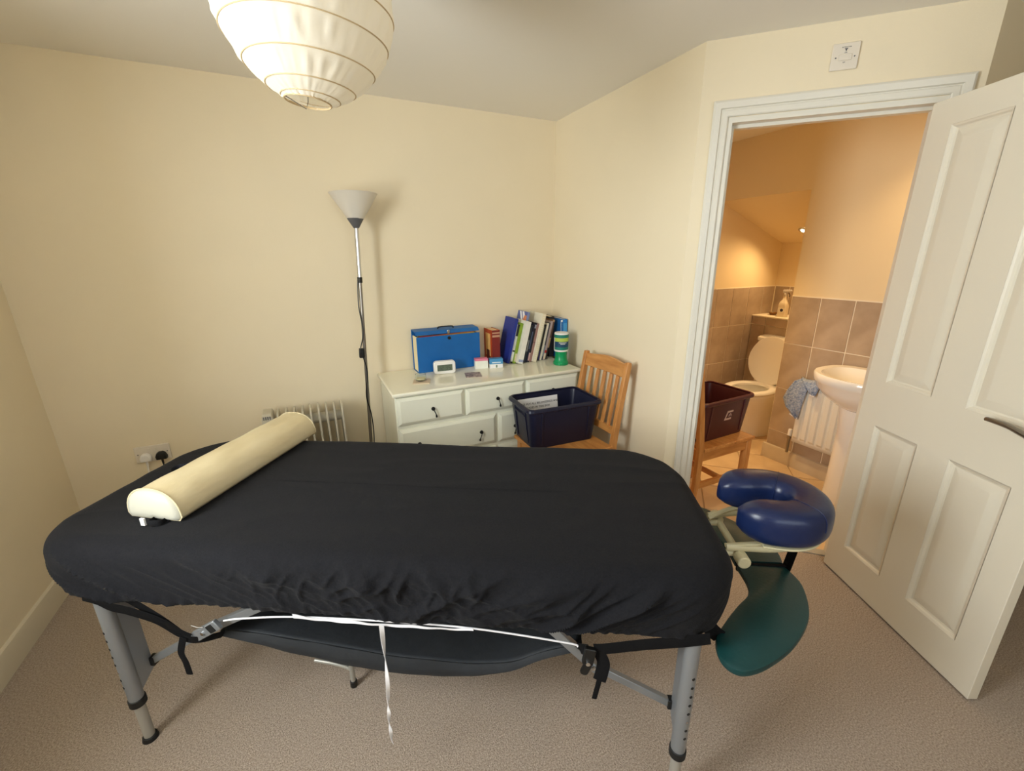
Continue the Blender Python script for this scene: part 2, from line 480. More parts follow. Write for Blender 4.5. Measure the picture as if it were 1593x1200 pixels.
for i in range(-8, 9):
    for j in range(-8, 9):              # laid diagonally, cut tiles along the walls
        cx, cy = 2.45+(i*ts)*ca-(j*ts)*sa, 1.75+(i*ts)*sa+(j*ts)*ca
        full = [(cx+x*ca-y*sa, cy+x*sa+y*ca) for x, y in ((-hh_, -hh_), (hh_, -hh_), (hh_, hh_), (-hh_, hh_))]
        pc = clip(full, FLOOR_POLY)
        if len(pc) < 3: continue
        ar = abs(sum(a[0]*b[1]-a[1]*b[0] for a, b in zip(pc, pc[1:]+pc[:1])))/2
        if ar < .002: continue
        if ar > (2*hh_)**2*.999:
            if tile_me is None:
                bm = bm_new(); box(bm, -hh_, hh_, -hh_, hh_, -.012, 0)
                tile_me = t = obj('tile', bm, 'floor_tile', fl_b, smooth=0, bevel=.0015, seg=1)
            else: t = copy_obj(tile_me, fl_b)
            t.location = (cx, cy, 0); t.rotation_euler = (0, 0, math.radians(45))
        else:
            bm = bm_new(); prism(bm, [(x-cx, y-cy) for x, y in pc], -.012, 0)
            obj('tile', bm, 'floor_tile', fl_b, smooth=0, loc=(cx, cy, 0))
bm = bm_new()
prism(bm, [(OP0+.014, 0.03), (OP1-.014, .03), (OP1-.014, .075), (OP0+.014, .075)], -.002, .006)
for v in bm.verts: v.co = Vector(dw(v.co.x, v.co.z, v.co.y))
struct(obj('trim_4', bm, 'alu_light', smooth=0))
bm = bm_new(); prism(bm, [(XR+.05, BY+.05), (EX+.04, EY+.06), (XB+.95, EY+.06), (XB+.95, YBB+.15), (XR+.05, YBB+.15)], ZB, ZB+.03)
struct(obj('ceiling_bathroom', bm, 'ceil', smooth=0))
HEAD = 1.868
bm = bm_new(); holed(bm, EY+.05, YBB+.05, -.02, ZB+.03, [(1.845, YBB+.06, -.05, HEAD)], 0, .08, lambda u, v, d: (XB+d, u, v))
w_b = struct(obj('wall_basin_side', bm, 'bath_wall', smooth=0))
bm = bm_new(); box(bm, XR+.09, 3.95, YBB, YBB+.08, -.02, ZB+.03)
w_t = struct(obj('wall_bathroom_back', bm, 'bath_wall', smooth=0))
bm = bm_new(); box(bm, 3.875, 3.95, 1.7, YBB+.05, -.02, 2.0)
w_c = struct(obj('wall_alcove_end', bm, 'bath_wall', smooth=0))
bm = bm_new(); box(bm, XB+.075, 3.95, 1.77, 1.845, -.02, 2.0)
struct(obj('wall_alcove_side', bm, 'bath_wall', smooth=0))
bm = bm_new()
loft(bm, [[(XB+.03, 1.80, HEAD+.0), (3.93, 1.80, 1.545), (3.93, 1.80, 1.60), (XB+.03, 1.80, HEAD+.06)],
          [(XB+.03, YBB+.03, HEAD+.0), (3.93, YBB+.03, 1.545), (3.93, YBB+.03, 1.60), (XB+.03, YBB+.03, HEAD+.06)]], True, True)
struct(obj('ceiling_alcove', bm, 'bath_wall', smooth=0))
bm = bm_new(); box(bm, 3.62, 3.88, 1.84, YBB+.01, -.02, .945)
w_x = struct(obj('wall_boxing', bm, 'grout', smooth=0))

# wall tiles, each its own piece under its wall
_tc = {}
def tile(parent, kind, a0, a1, z0, z1, plane):
    """plane('x',x0,sign) or ('y',y0,sign): tile face proud of wall by .007"""
    g = .0030
    wdt, hgt = round(a1-a0-2*g, 4), round(z1-z0-2*g, 4)
    if wdt < .015 or hgt < .015: return
    ax, p0 = plane
    key = (ax, wdt, hgt)
    if key not in _tc:
        bm = bm_new()
        if ax == 'x': box(bm, -.007, 0, -wdt/2, wdt/2, -hgt/2, hgt/2)
        elif ax == 'y': box(bm, -wdt/2, wdt/2, -.007, 0, -hgt/2, hgt/2)
        t = obj('tile', bm, 'tile', parent, smooth=0, bevel=.0012, seg=1)
        _tc[key] = t
    else: t = copy_obj(_tc[key], parent)
    cz = (z0+z1)/2
    t.location = (p0, (a0+a1)/2, cz) if ax == 'x' else ((a0+a1)/2, p0, cz)
ROWS = [(.875, 1.199), (.55, .875), (.225, .55), (.0, .225)]
bm = bm_new(); box(bm, XB-.0035, XB, EY+.08, 1.845, 0, 1.2035); obj('grout_bed', bm, 'grout', w_b, smooth=0)
bm = bm_new(); box(bm, XB+.08, 3.875, YBB-.0035, YBB, 0, 1.2035); obj('grout_bed', bm, 'grout', w_t, smooth=0)
bm = bm_new(); box(bm, 3.8715, 3.875, 1.845, YBB, .9, 1.2035); obj('grout_bed', bm, 'grout', w_c, smooth=0)
for (z0, z1) in ROWS:
    e = [1.845, 1.654, 1.456, 1.258, 1.06, .94]
    for k in range(len(e)-1): tile(w_b, 0, e[k+1], e[k], z0, z1, ('x', XB))
    x = 2.92
    while x < 3.87:
        tile(w_t, 0, x, min(x+.2, 3.866), z0, z1, ('y', YBB)); x += .2
for k, (a, b) in enumerate(((1.848, 2.0), (2.0, 2.2), (2.2, 2.4), (2.4, 2.53))):
    tile(w_c, 0, a, b, .955, 1.199, ('x', 3.875))
    for (z0, z1) in ((.875, .942), (.55, .875), (.225, .55), (.0, .225)):
        tile(w_x, 0, a, b, z0, z1, ('x', 3.62))
bm = bm_new(); box(bm, 3.608, 3.88, 1.84, YBB, .945, .955); obj('ledge', bm, 'grout', w_x, smooth=0, bevel=.002)
skirting('baseboard_basin_side', (XB-.007, EY+.09, 0), (XB-.007, 1.86, 0), (-1, 0, 0), 'skirt_tile')

# ------------------------------------------------------------------ door leaf
hinge, free = Vector((2.151, .933, 0)), Vector((1.859, .302, 0))
dv = (free-hinge).normalized(); DWID = .69
dn = Vector((-.908, .420, 0))                       # visible face normal
def dl(u, v, d): return hinge+dv*u+dn*d+Vector((0, 0, v))
PAN = [(.092, .284, .965, 1.90), (.408, .600, .965, 1.90), (.092, .284, .168, .772), (.408, .600, .168, .772)]
bm = bm_new(); holed(bm, 0, DWID, .008, 1.99, PAN, 0, -.035, dl)
door = struct(obj('door_1', bm, 'door', smooth=0, bevel=.0015, seg=1))
for (a, b, c, d) in PAN:
    bm = bm_new()
    for base, sg in ((0, 1), (-.035, -1)):
        L = []
        for ins, dep in ((0, 0), (.006, -.003), (.011, -.009), (.017, -.011), (.024, -.009), (.046, -.003), (.050, -.003)):
            L.append([dl(a+ins, c+ins, base+sg*dep), dl(b-ins, c+ins, base+sg*dep), dl(b-ins, d-ins, base+sg*dep), dl(a+ins, d-ins, base+sg*dep)])
        loft(bm, L, False, True)
    bmesh.ops.remove_doubles(bm, verts=bm.verts, dist=1e-5)
    obj('panel', bm, 'door', door, smooth=20)
hd = bm_new()
pts = [dl(.645, .955, .004), dl(.645, .957, .045), dl(.62, .963, .052), dl(.58, .970, .05), dl(.53, .970, .046), dl(.512, .968, .044)]
tube(hd, smooth_path(pts, 6), .009, 10, r_fn=lambda t: .0095-.004*max(0, t-.3))
cyl(hd, dl(.645, .955, 0), dl(.645, .955, .008), .026, seg=24)
ho = obj('handle', hd, 'brushed', door); ho['label'] = 'brushed metal lever handle'
bm = bm_new(); prism(bm, [(.1325, .030), (.1335, .030), (.1335, .055), (.1325, .055)], .93, 1.03)
for v in bm.verts: v.co = Vector(dw(v.co.x, v.co.z, v.co.y))
obj('strike_plate', bm, 'brushed', tr2, smooth=0)

# ------------------------------------------------------------------ switch above door, twin socket
sw = thing('fan_isolator_switch', 'small square white fan switch plate high above the door frame', 'switch', dw(.49, 2.1405, 0), -PI/4)
bm = bm_new(); box(bm, -.044, .044, -.009, -.0005, 0, .088); obj('plate', bm, 'plate', sw, bevel=.003)
bm = bm_new(); box(bm, -.021, .021, -.0125, -.009, .030, .050); obj('rocker', bm, 'plate', sw, bevel=.0015)
for x in (-.030, .030):
    bm = bm_new(); cyl(bm, (x, -.0095, .041), (x, -.0088, .041), .0025, seg=10); obj('screw', bm, 'plastic_grey', sw)
FR = Matrix.Rotation(PI/2, 4, 'X')
text_mesh('lettering', 'EXTRACTOR', .0052, 'plastic_grey', sw, Matrix.Translation((0, -.0094, .0715)) @ FR)
text_mesh('lettering', 'ON', .0055, 'plastic_grey', sw, Matrix.Translation((0, -.0094, .0535)) @ FR)
text_mesh('lettering', 'OFF', .005, 'plastic_grey', sw, Matrix.Translation((-.001, -.0094, .0225)) @ FR)
bm = bm_new(); prism(bm, [(-.006, .069), (.006, .069), (.0015, .064), (.0015, .060), (-.0015, .060), (-.0015, .064)], .0092, .0096, Matrix.Rotation(PI/2, 4, 'X')); obj('fan_symbol', bm, 'plastic_grey', sw, smooth=0)

so = thing('wall_socket', 'white double wall socket low on the back wall behind the table', 'socket', (-.829, YB, .455))
bm = bm_new(); box(bm, -.075, .075, -.010, -.0005, 0, .088); obj('plate', bm, 'plate', so, bevel=.003)
for x in (-.012, .012):
    bm = bm_new(); box(bm, x-.006, x+.006, -.014, -.010, .058, .074); obj('rocker', bm, 'plate', so, bevel=.001)
for x in (-.062, .062):
    bm = bm_new(); cyl(bm, (x, -.0108, .046), (x, -.0098, .046), .003, seg=10); obj('screw', bm, 'plastic_grey', so)
def plug(name, x, m, label, sd=1):
    p = thing(name, label, 'plug', (-.829+x, YB-.0101, .455))
    bm = bm_new()
    L = []
    for d, s in ((0, 1), (-.018, .98), (-.027, .85)):
        L.append([(px*s, d, .030+pz*s) for px, pz in [(-.024, -.022), (.024, -.022), (.026, -.004), (.019, .014), (.008, .022), (-.008, .022), (-.019, .014), (-.026, -.004)]])
    loft(bm, L, True, True); obj('body', bm, m, p, bevel=.004)
    bm = bm_new()
    tube(bm, smooth_path([(0, -.012, .010), (.001, -.016, -.012), (sd*.002, -.014, -.05), (sd*.003, -.012, -.15), (sd*.004, -.02, -.30), (sd*.006, -.03, -.43), (sd*.03, -.05, -.447), (sd*.12, -.08, -.451)], 6), .0036, 8)
    obj('cable', bm, m, p)
    bm = bm_new(); cyl(bm, (0, -.012, .012), (.001, -.015, -.016), .006, .0045, 10); obj('cable_sleeve', bm, m, p)
plug('white_plug', -.030, 'plastic_white', 'white plug in the left half of the wall socket', -1)
plug('black_plug', .036, 'plastic_black', 'black plug in the right half of the wall socket')

# ------------------------------------------------------------------ chest of drawers
DX0, DX1, DY0, DY1, DZ = .345, 1.53, 2.172, 2.672, .79
ch = thing('chest_of_drawers', 'glossy cream painted chest of drawers standing in the corner', 'chest of drawers', ((DX0+DX1)/2, 2.42, 0))
ox, oy = (DX0+DX1)/2, 2.42
bm = bm_new(); box(bm, DX0+.014-ox, DX1-.014-ox, DY0+.025-oy, DY1-.01-oy, .05, DZ-.022); obj('body', bm, 'dresser', ch, bevel=.003)
bm = bm_new(); box(bm, DX0-ox, DX1-ox, DY0-oy, DY1-oy, DZ-.022, DZ); obj('top', bm, 'dresser_top', ch, bevel=.008, seg=3)
bm = bm_new(); box(bm, DX0+.02-ox, DX1-.02-ox, DY0+.035-oy, DY1-.02-oy, 0, .05); obj('plinth', bm, 'dresser', ch, bevel=.002)
def drawer(x0, x1, z0, z1, knobs):
    bm = bm_new()
    yf = DY0+.025-oy
    L = []
    for ins, d in ((0, 0), (0, .008), (.004, .011), (.018, .018), (.022, .018)):
        L.append([(x0+ins-ox, yf-d, z0+ins), (x1-ins-ox, yf-d, z0+ins), (x1-ins-ox, yf-d, z1-ins), (x0+ins-ox, yf-d, z1-ins)])
    loft(bm, L, True, True)
    d = obj('drawer', bm, 'dresser', ch, smooth=20)
    for kx in knobs:
        bm = bm_new(); kz = (z0+z1)/2-.004
        c = Vector((kx-ox, yf-.018, kz))
        cyl(bm, c, c+Vector((0, -.006, 0)), .011, .010, 14)
        cyl(bm, c+Vector((0, -.005, 0)), c+Vector((0, -.016, 0)), .0055, seg=10)
        sgn = random.choice((-1, 1))*random.uniform(.006, .014)
        q = c+Vector((0, -.014, -.002))
        tube(bm, [q, q+Vector((sgn*.4, -.002, -.014)), q+Vector((sgn*.8, 0, -.028)), q+Vector((sgn, .002, -.040)), q+Vector((sgn, .003, -.046))], .003, 8,
             r_fn=lambda t: .0025+.003*(t > .55))
        obj('drop_handle', bm, 'plastic_black', d)
drawer(.366, .740, .603, .760, (.559,)); drawer(.755, 1.127, .603, .760, (.948,)); drawer(1.142, 1.510, .603, .760, (1.325,))
drawer(.366, .936, .398, .579, (.470, .838)); drawer(.953, 1.510, .398, .579, (1.06, 1.41))
drawer(.366, .936, .19, .374, (.470, .838)); drawer(.953, 1.510, .19, .374, (1.06, 1.41))

# ------------------------------------------------------------------ things on the chest
zt = DZ
f_ = thing('expanding_file', 'blue expanding file box with cream sides and coloured dividers', 'file box', (.78, 2.60, zt), math.radians(1))
fw2, fd, fh = .206, .062, .222
bm = bm_new(); box(bm, -fw2, fw2, -fd, -fd+.005, 0, fh); obj('front_cover', bm, 'blue_card', f_, bevel=.002)
bm = bm_new(); box(bm, -fw2, fw2, fd-.005, fd, 0, fh+.03); obj('back_cover', bm, 'blue_card', f_, bevel=.002)
bm = bm_new(); box(bm, -fw2, fw2, -fd+.005, fd-.005, 0, .004); obj('base', bm, 'blue_card', f_, smooth=0)
bm = bm_new(); loft(bm, [[(-fw2, fd, fh+.030), (-fw2, fd, fh+.034), (-fw2, -fd+.03, fh+.030), (-fw2, -fd+.008, fh+.014), (-fw2, -fd+.008, fh+.010), (-fw2, -fd+.03, fh+.026)],
                         [(fw2, fd, fh+.030), (fw2, fd, fh+.034), (fw2, -fd+.03, fh+.030), (fw2, -fd+.008, fh+.014), (fw2, -fd+.008, fh+.010), (fw2, -fd+.03, fh+.026)]], True, True)
obj('lid', bm, 'blue_card', f_, smooth=20)
for sx in (-1, 1):
    bm = bm_new()
    n = 9
    prof = []
    for k in range(n+1):
        y = -fd+.005+(2*fd-.01)*k/n
        prof.append((sx*(fw2-.004-(.006 if k % 2 else 0)), y))
    inner = [(x-sx*.003, y) for x, y in reversed(prof)]
    prism(bm, prof+inner, .004, fh-.002); obj('pleated_side', bm, 'file_cream', f_, smooth=0)
cols = [(196, 158, 62), (206, 120, 70), (226, 92, 120), (226, 70, 110), (90, 130, 90), (212, 190, 120)]
for k in range(6):
    y = -fd+.014+k*.017
    bm = bm_new(); t = .010*math.sin(k*1.3)
    loft(bm, [[(-fw2+.03, y, .01), (fw2-.03, y, .01), (fw2-.03, y, fh+.004+t*.5), (-fw2+.03, y, fh-.006)], [(-fw2+.03, y+.002, .01), (fw2-.03, y+.002, .01), (fw2-.03, y+.002, fh+.004+t*.5), (-fw2+.03, y+.002, fh-.006)]], True, True)
    obj('divider', bm, cm(*cols[k]), f_, smooth=0)
bm = bm_new(); tube(bm, smooth_path([(-.05, 0, fh+.033), (-.045, 0, fh+.044), (0, 0, fh+.046), (.045, 0, fh+.044), (.05, 0, fh+.033)], 5), .004, 8); obj('handle', bm, 'plastic_black', f_)
bm = bm_new(); cyl(bm, (0, -fd-.001, fh-.018), (0, -fd-.006, fh-.018), .010, seg=16); obj('catch', bm, 'plastic_black', f_)
bm = bm_new(); box(bm, -.008, .008, -fd+.006, -fd+.012, fh+.006, fh+.03); obj('latch_tab', bm, 'chrome', f_, bevel=.002)

ck = thing('digital_clock', 'small white digital clock in front of the blue file box', 'clock', (.720, 2.468, zt), math.radians(-7))
bm = bm_new(); L = []
for y, s in ((-.017, .93), (-.013, 1.0), (.014, 1.0), (.019, .9)):
    L.append([(x*s, y, .040+z*s) for x, z in rrect(.066, .040, .018, 5)])
loft(bm, L, True, True); obj('case', bm, 'plastic_white', ck)
bm = bm_new(); box(bm, -.046, .046, -.0185, -.0165, .020, .058); scn = obj('screen', bm, 'lcd', ck, smooth=0)
def seg7(x, ch_, w_=.012, h_=.026):
    on = {'0': 'abcdef', '1': 'bc', '2': 'abged', '3': 'abgcd', '8': 'abcdefg', '5': 'afgcd', '4': 'fgbc', '6': 'afgcde'}[ch_]
    z0 = .026; t = .0022
    P = {'a': (x, x+w_, z0+h_-t, z0+h_), 'd': (x, x+w_, z0, z0+t), 'g': (x, x+w_, z0+h_/2-t/2, z0+h_/2+t/2),
         'f': (x, x+t, z0+h_/2, z0+h_), 'e': (x, x+t, z0, z0+h_/2), 'b': (x+w_-t, x+w_, z0+h_/2, z0+h_), 'c': (x+w_-t, x+w_, z0, z0+h_/2)}
    bm = bm_new()
    for k in on: box(bm, P[k][0], P[k][1], -.0189, -.0184, P[k][2], P[k][3])
    o = obj('digit', bm, 'lcd_dark', scn, smooth=0); o['kind'] = 'stuff'
for x, c in ((-.040, '1'), (-.022, '2'), (.004, '3'), (.022, '5')): seg7(x, c)

def small_box(name, label, loc, rz, w_, d_, h_, cmain, cband, band, g=None):
    b = thing(name, label, 'box', loc, rz)
    bm = bm_new(); box(bm, -w_/2, w_/2, -d_/2, d_/2, 0, h_); obj('carton', bm, cm(*cmain), b, bevel=.001, seg=1)
    bm = bm_new(); box(bm, -w_/2-.0004, w_/2+.0004, -d_/2-.0004, d_/2+.0004, h_*band[0], h_*band[1]); obj('printed_band', bm, cm(*cband), b, smooth=0)
    return b
small_box('small_carton', 'small white carton with a pink band on top, in front of the red book', (.968, 2.485, zt), math.radians(-12), .082, .045, .064, (234, 236, 224), (226, 130, 156), (.80, 1.004))
b2 = small_box('small_carton', 'small carton printed blue above and white below, beside the pink banded one', (1.058, 2.455, zt), math.radians(-12), .084, .045, .060, (236, 236, 236), (70, 144, 196), (.45, 1.004))
bm = bm_new(); box(bm, -.004, .006, -.0232, -.0226, .004, .022); obj('printed_mark', bm, cm(120, 140, 120), b2, smooth=0)
bm = bm_new(); box(bm, -.028, .028, -.0236, -.0228, .034, .041); obj('printed_stripe', bm, cm(210, 226, 236), b2, smooth=0)

c1 = tag(obj('coaster', prism(bm_new(), rrect(.048, .047, .004, 3), 0, .006), cm(206, 186, 158), bevel=.0015, loc=(.545, 2.345, zt), rot=(0, 0, math.radians(-18))), 'square beige coaster under the glass dish', 'coaster')
gd = bm_new()
lathe(gd, [(.0, .0), (.022, 0), (.031, .006), (.030, .040), (.0275, .040), (.0285, .008), (.020, .004), (0, .004)], 28)
bmesh.ops.remove_doubles(gd, verts=gd.verts, dist=1e-5)
gl = tag(obj('glass_dish', gd, 'glass', loc=(.543, 2.352, zt+.0062)), 'small clear glass candle dish on the beige coaster', 'dish')
bm = bm_new(); lathe(bm, [(0.0, .0045), (.019, .0046), (.0265, .009), (.0265, .016), (0, .016)], 24); bmesh.ops.remove_doubles(bm, verts=bm.verts, dist=1e-5)
obj('wax', bm, cm(230, 214, 170), gl)
mt = mat('patterned_coaster', rgb(176, 158, 150), 0.5, c2=rgb(92, 80, 84), vscale=70, detail=2)
tag(obj('coaster', prism(bm_new(), rrect(.048, .05, .003, 3), 0, .005), mt, bevel=.001, loc=(.860, 2.345, zt), rot=(0, 0, math.radians(-14))), 'flat grey patterned coaster lying in front of the two cartons', 'coaster')

# books -------------------------------------------------------------
def book(label, x, y0, t, h, dpt, lean, cover, spine=None, band=None, spiral=False, z0=None, pages=(232, 222, 196), rz=0, group='books leaning on the chest'):
    b = thing('book', label, 'book', (x, y0, zt if z0 is None else z0), rz, None)
    b.rotation_euler = (0, math.radians(lean), rz)
    spine = spine or cover
    c = .0022
    bm = bm_new(); box(bm, -t+c, -c, .002, dpt-.004, .003, h-.003); obj('pages', bm, cm(*pages), b, smooth=0)
    bm = bm_new(); box(bm, -t, -t+c, 0, dpt, 0, h); obj('cover', bm, cm(*cover), b, smooth=0)
    bm = bm_new(); box(bm, -c, 0, 0, dpt, 0, h); obj('cover', bm, cm(*cover), b, smooth=0)
    bm = bm_new(); box(bm, -t, 0, -.0015, .0015, 0, h); obj('spine', bm, cm(*spine), b, bevel=.0007, seg=1)
    for (a, e, cc) in (band or ()):
        bm = bm_new(); box(bm, -t+.001, -.001, -.0021, -.0014, h*a, h*e); obj('spine_label', bm, cm(*cc), b, smooth=0)
    if spiral:
        for k in range(22):
            z = .012+k*(h-.024)/21
            bm = bm_new(); tube(bm, [(-t-.001, .004, z), (-t/2, -.005, z+.001), (.001, .004, z)], .0011, 6); obj('binding_ring', bm, cm(240, 236, 226), b)
    return b
rb = book('thick upright red book with orange cover at the left of the row', 1.126, 2.535, .056, .226, .138, 0, (176, 66, 30), (122, 34, 30), [(.80, .86, (196, 150, 120)), (.90, .94, (196, 150, 120))], pages=(214, 180, 132))
bm = bm_new(); box(bm, -.0568, -.0558, .03, .11, .05, .20); obj('cover_picture', bm, cm(222, 176, 106), rb, smooth=0)
bm = bm_new(); box(bm, -.0572, -.0562, .045, .095, .03, .09); obj('cover_picture', bm, cm(92, 32, 26), rb, smooth=0)
X = 1.158; LN = 13.5
row = [
    ('large dark blue book leaning beside the red book', 2.505, .020, .300, .160, (30, 48, 136), None, None, False),
    ('thin book with black and white spine beside the dark blue one', 2.500, .016, .262, .150, (228, 228, 220), (40, 42, 46), [(.05, .30, (226, 226, 222)), (.34, .70, (200, 200, 196))], False),
    ('slim green book leaning left of the thick white book', 2.485, .016, .270, .160, (140, 170, 50), (128, 156, 48), [(.05, .25, (206, 196, 160))], False),
    ('thick white book with the broadest pale spine in the row', 2.452, .036, .282, .190, (226, 224, 212), (226, 224, 214), [(.04, .10, (150, 160, 190))], False),
    ('tall book with blue white and orange cover rising behind', 2.530, .018, .335, .140, (86, 100, 160), (120, 134, 176), None, False),
    ('thin slate grey book right of the thick white book', 2.480, .012, .255, .160, (60, 66, 74), (52, 60, 70), [(.3, .6, (140, 146, 150))], False),
    ('thin navy book third from the thick white book', 2.478, .013, .262, .160, (30, 36, 62), (24, 30, 54), [(.35, .8, (70, 84, 110))], False),
    ('black book with pink block low on its spine', 2.480, .014, .268, .160, (40, 36, 44), (34, 32, 40), [(.04, .24, (196, 160, 156)), (.86, .95, (150, 150, 160))], False),
    ('mauve brown book left of the spiral bound one', 2.482, .018, .262, .160, (150, 116, 108), (148, 114, 106), [(.5, .52, (110, 80, 76))], False),
    ('tall cream spiral bound book standing above the row', 2.462, .026, .325, .195, (232, 226, 204), (228, 218, 190), None, True),
    ('olive grey book right of the spiral bound one', 2.490, .022, .236, .150, (150, 148, 126), (160, 160, 140), [(.0, .12, (90, 80, 60))], False),
    ('thin black and violet book among the grey spines', 2.490, .012, .248, .150, (40, 40, 46), (36, 36, 40), [(.02, .26, (72, 62, 120))], False),
    ('off white book with plain spine right of the violet one', 2.488, .016, .256, .150, (226, 220, 206), (220, 212, 196), None, False),
    ('dark slate book with pale stripe right of the off white one', 2.490, .011, .258, .150, (50, 52, 58), (60, 62, 70), [(.1, .4, (120, 130, 140))], False),
    ('pinkish grey book with red mark near its foot', 2.490, .017, .268, .150, (176, 160, 156), (166, 148, 146), [(.02, .16, (214, 196, 170)), (.18, .25, (176, 40, 34))], False),
    ('brown and tan book beside the green tub', 2.495, .014, .276, .150, (120, 84, 60), (176, 146, 106), [(.55, .95, (96, 70, 56)), (.0, .3, (40, 34, 36))], False),
]
for (lab, y0, t, h, dp, cv, sp, bd, spi) in row:
    X += t/math.cos(math.radians(LN))+.0006
    bo = book(lab, X, y0, t, h, min(dp, 2.674-y0), LN, cv, sp, bd, spi)
    if 'orange cover rising' in lab:
        bm = bm_new(); prism(bm, [(.01, h-.05), (.05, h-.002), (.075, h-.002), (.03, h-.08)], -t-.0006, -t+.0002, Matrix(((0, 0, 1, 0), (1, 0, 0, 0), (0, 1, 0, 0), (0, 0, 0, 1)))); obj('cover_stripe', bm, cm(236, 236, 240), bo, smooth=0)
        bm = bm_new(); prism(bm, [(.09, h-.002), (.115, h-.002), (.05, h-.1), (.03, h-.1)], -t-.0006, -t+.0002, Matrix(((0, 0, 1, 0), (1, 0, 0, 0), (0, 1, 0, 0), (0, 0, 0, 1)))); obj('cover_stripe', bm, cm(236, 236, 240), bo, smooth=0)
        bm = bm_new(); prism(bm, [(.002, h-.025), (.035, h-.025), (.05, h-.06), (.04, h-.1), (.002, h-.1)], -t-.0008, -t+.0002, Matrix(((0, 0, 1, 0), (1, 0, 0, 0), (0, 1, 0, 0), (0, 0, 0, 1)))); obj('cover_picture', bm, cm(206, 130, 92), bo, smooth=0)
book('thick black book with pale page edges behind the end of the row', 1.5545, 2.56, .040, .284, .112, 0, (30, 28, 30), (60, 56, 58))
book('bright blue upright book at the right end of the row', 1.604, 2.470, .032, .272, .195, 0, (24, 104, 176), (30, 122, 196), [(.1, .9, (70, 150, 206))])
book('slim blue and white upright book beside the bright blue one', 1.5715, 2.475, .015, .268, .19, 0, (22, 90, 156), (226, 232, 236), [(.05, .95, (40, 110, 176))])

tb = thing('green_tub_stand', 'green plastic waisted pot standing on the chest beside the books', 'pot', (1.475, 2.335, zt))
bm = bm_new(); lathe(bm, [(0, 0), (.047, 0), (.050, .004), (.050, .018), (.045, .024), (.040, .038), (.038, .060), (.0385, .088), (.036, .090), (0, .090)], 36); bmesh.ops.remove_doubles(bm, verts=bm.verts, dist=1e-5); obj('body', bm, 'green_plastic', tb)
tb2 = thing('labelled_tub', 'white and teal labelled tub stacked on the green pot', 'tub', (1.475, 2.335, zt+.0905))
bm = bm_new(); lathe(bm, [(0, 0), (.045, 0), (.0465, .003), (.0465, .112), (.044, .118), (0, .118)], 36); bmesh.ops.remove_doubles(bm, verts=bm.verts, dist=1e-5); obj('tub', bm, 'plastic_white', tb2)
def band(z0, z1, m, a0=-3.25, a1=-.2, r=.0469):
    bm = bm_new(); L = []
    n = 20
    for z in (z0, z1): L.append([(r*math.cos(a0+(a1-a0)*k/n), r*math.sin(a0+(a1-a0)*k/n), z) for k in range(n+1)])
    loft(bm, L, closed=False); return obj('label_band', bm, m, tb2)
band(.012, .030, 'teal_label'); band(.030, .066, 'navy_label'); band(.066, .090, 'lime_label'); band(.090, .111, 'teal_label', -PI, PI, .0473)
for z, wd in ((.058, 1.1), (.050, .7)): band(z, z+.003, 'plastic_white', -1.9-wd/2, -1.9+wd/2, .0473)
bm = bm_new(); lathe(bm, [(0.0445, .1175), (.044, .121), (0, .121)], 36); bmesh.ops.remove_doubles(bm, verts=bm.verts, dist=1e-5); obj('lid', bm, 'plastic_white', tb2)

# ------------------------------------------------------------------ floor lamp
lp = thing('floor_lamp', 'slim chrome uplighter floor lamp with frosted cone shade', 'floor lamp', (.236, 2.535, 0))
tx = .066
def lx(z): return tx*z/1.66
bm = bm_new(); lathe(bm, [(0, 0), (.118, 0), (.122, .006), (.118, .016), (.03, .024), (.016, .034), (0, .034)], 40); bmesh.ops.remove_doubles(bm, verts=bm.verts, dist=1e-5); obj('base', bm, 'plastic_grey', lp)
bm = bm_new(); cyl(bm, (lx(.03), 0, .03), (lx(1.36), 0, 1.36), .0095, seg=16); obj('pole', bm, 'brushed', lp)
bm = bm_new(); cyl(bm, (lx(1.36), 0, 1.36), (lx(1.635), 0, 1.635), .0115, seg=16); obj('upper_pole', bm, 'chrome', lp)
bm = bm_new(); cyl(bm, (lx(1.345), 0, 1.345), (lx(1.375), 0, 1.375), .0135, seg=16); obj('collar', bm, 'plastic_black', lp)
bm = bm_new(); lathe(bm, [(0, 1.628), (.014, 1.628), (.043, 1.676), (.040, 1.676), (.0, 1.65)], 32, off=(lx(1.64), 0, 0)); bmesh.ops.remove_doubles(bm, verts=bm.verts, dist=1e-5); obj('cup', bm, 'plastic_grey', lp)
bm = bm_new(); lathe(bm, [(.041, 1.674), (.119, 1.795), (.1215, 1.797), (.1195, 1.799), (.116, 1.795), (.038, 1.677)], 48, off=(lx(1.70), 0, 0)); obj('shade', bm, 'shade', lp)
bm = bm_new(); tube(bm, smooth_path([(lx(1.36)-.012, -.004, 1.36), (lx(1.2)-.016, -.010, 1.22), (lx(1.1)-.004, -.014, 1.08), (lx(.98)-.022, -.010, .985)], 6), .0032, 8)
obj('upper_cord', bm, 'plastic_black', lp)
bm = bm_new(); box(bm, -.013, .013, -.010, .010, -.028, .028); obj('inline_switch', bm, 'plastic_black', lp, loc=(lx(.955)-.020, -.010, .955), rot=(0, math.radians(3), 0), bevel=.005)
bm = bm_new(); tube(bm, smooth_path([(lx(.92)-.012, -.010, .93), (lx(.85)+.004, -.012, .84), (lx(.7)-.010, -.012, .70), (lx(.6)+.010, -.012, .58), (lx(.45)+.018, -.012, .45), (lx(.3)+.01, -.012, .28), (.03, -.014, .10), (-.04, -.10, .008), (-.3, -.06, .006)], 6), .0032, 8)
obj('lower_cord', bm, 'plastic_black', lp)

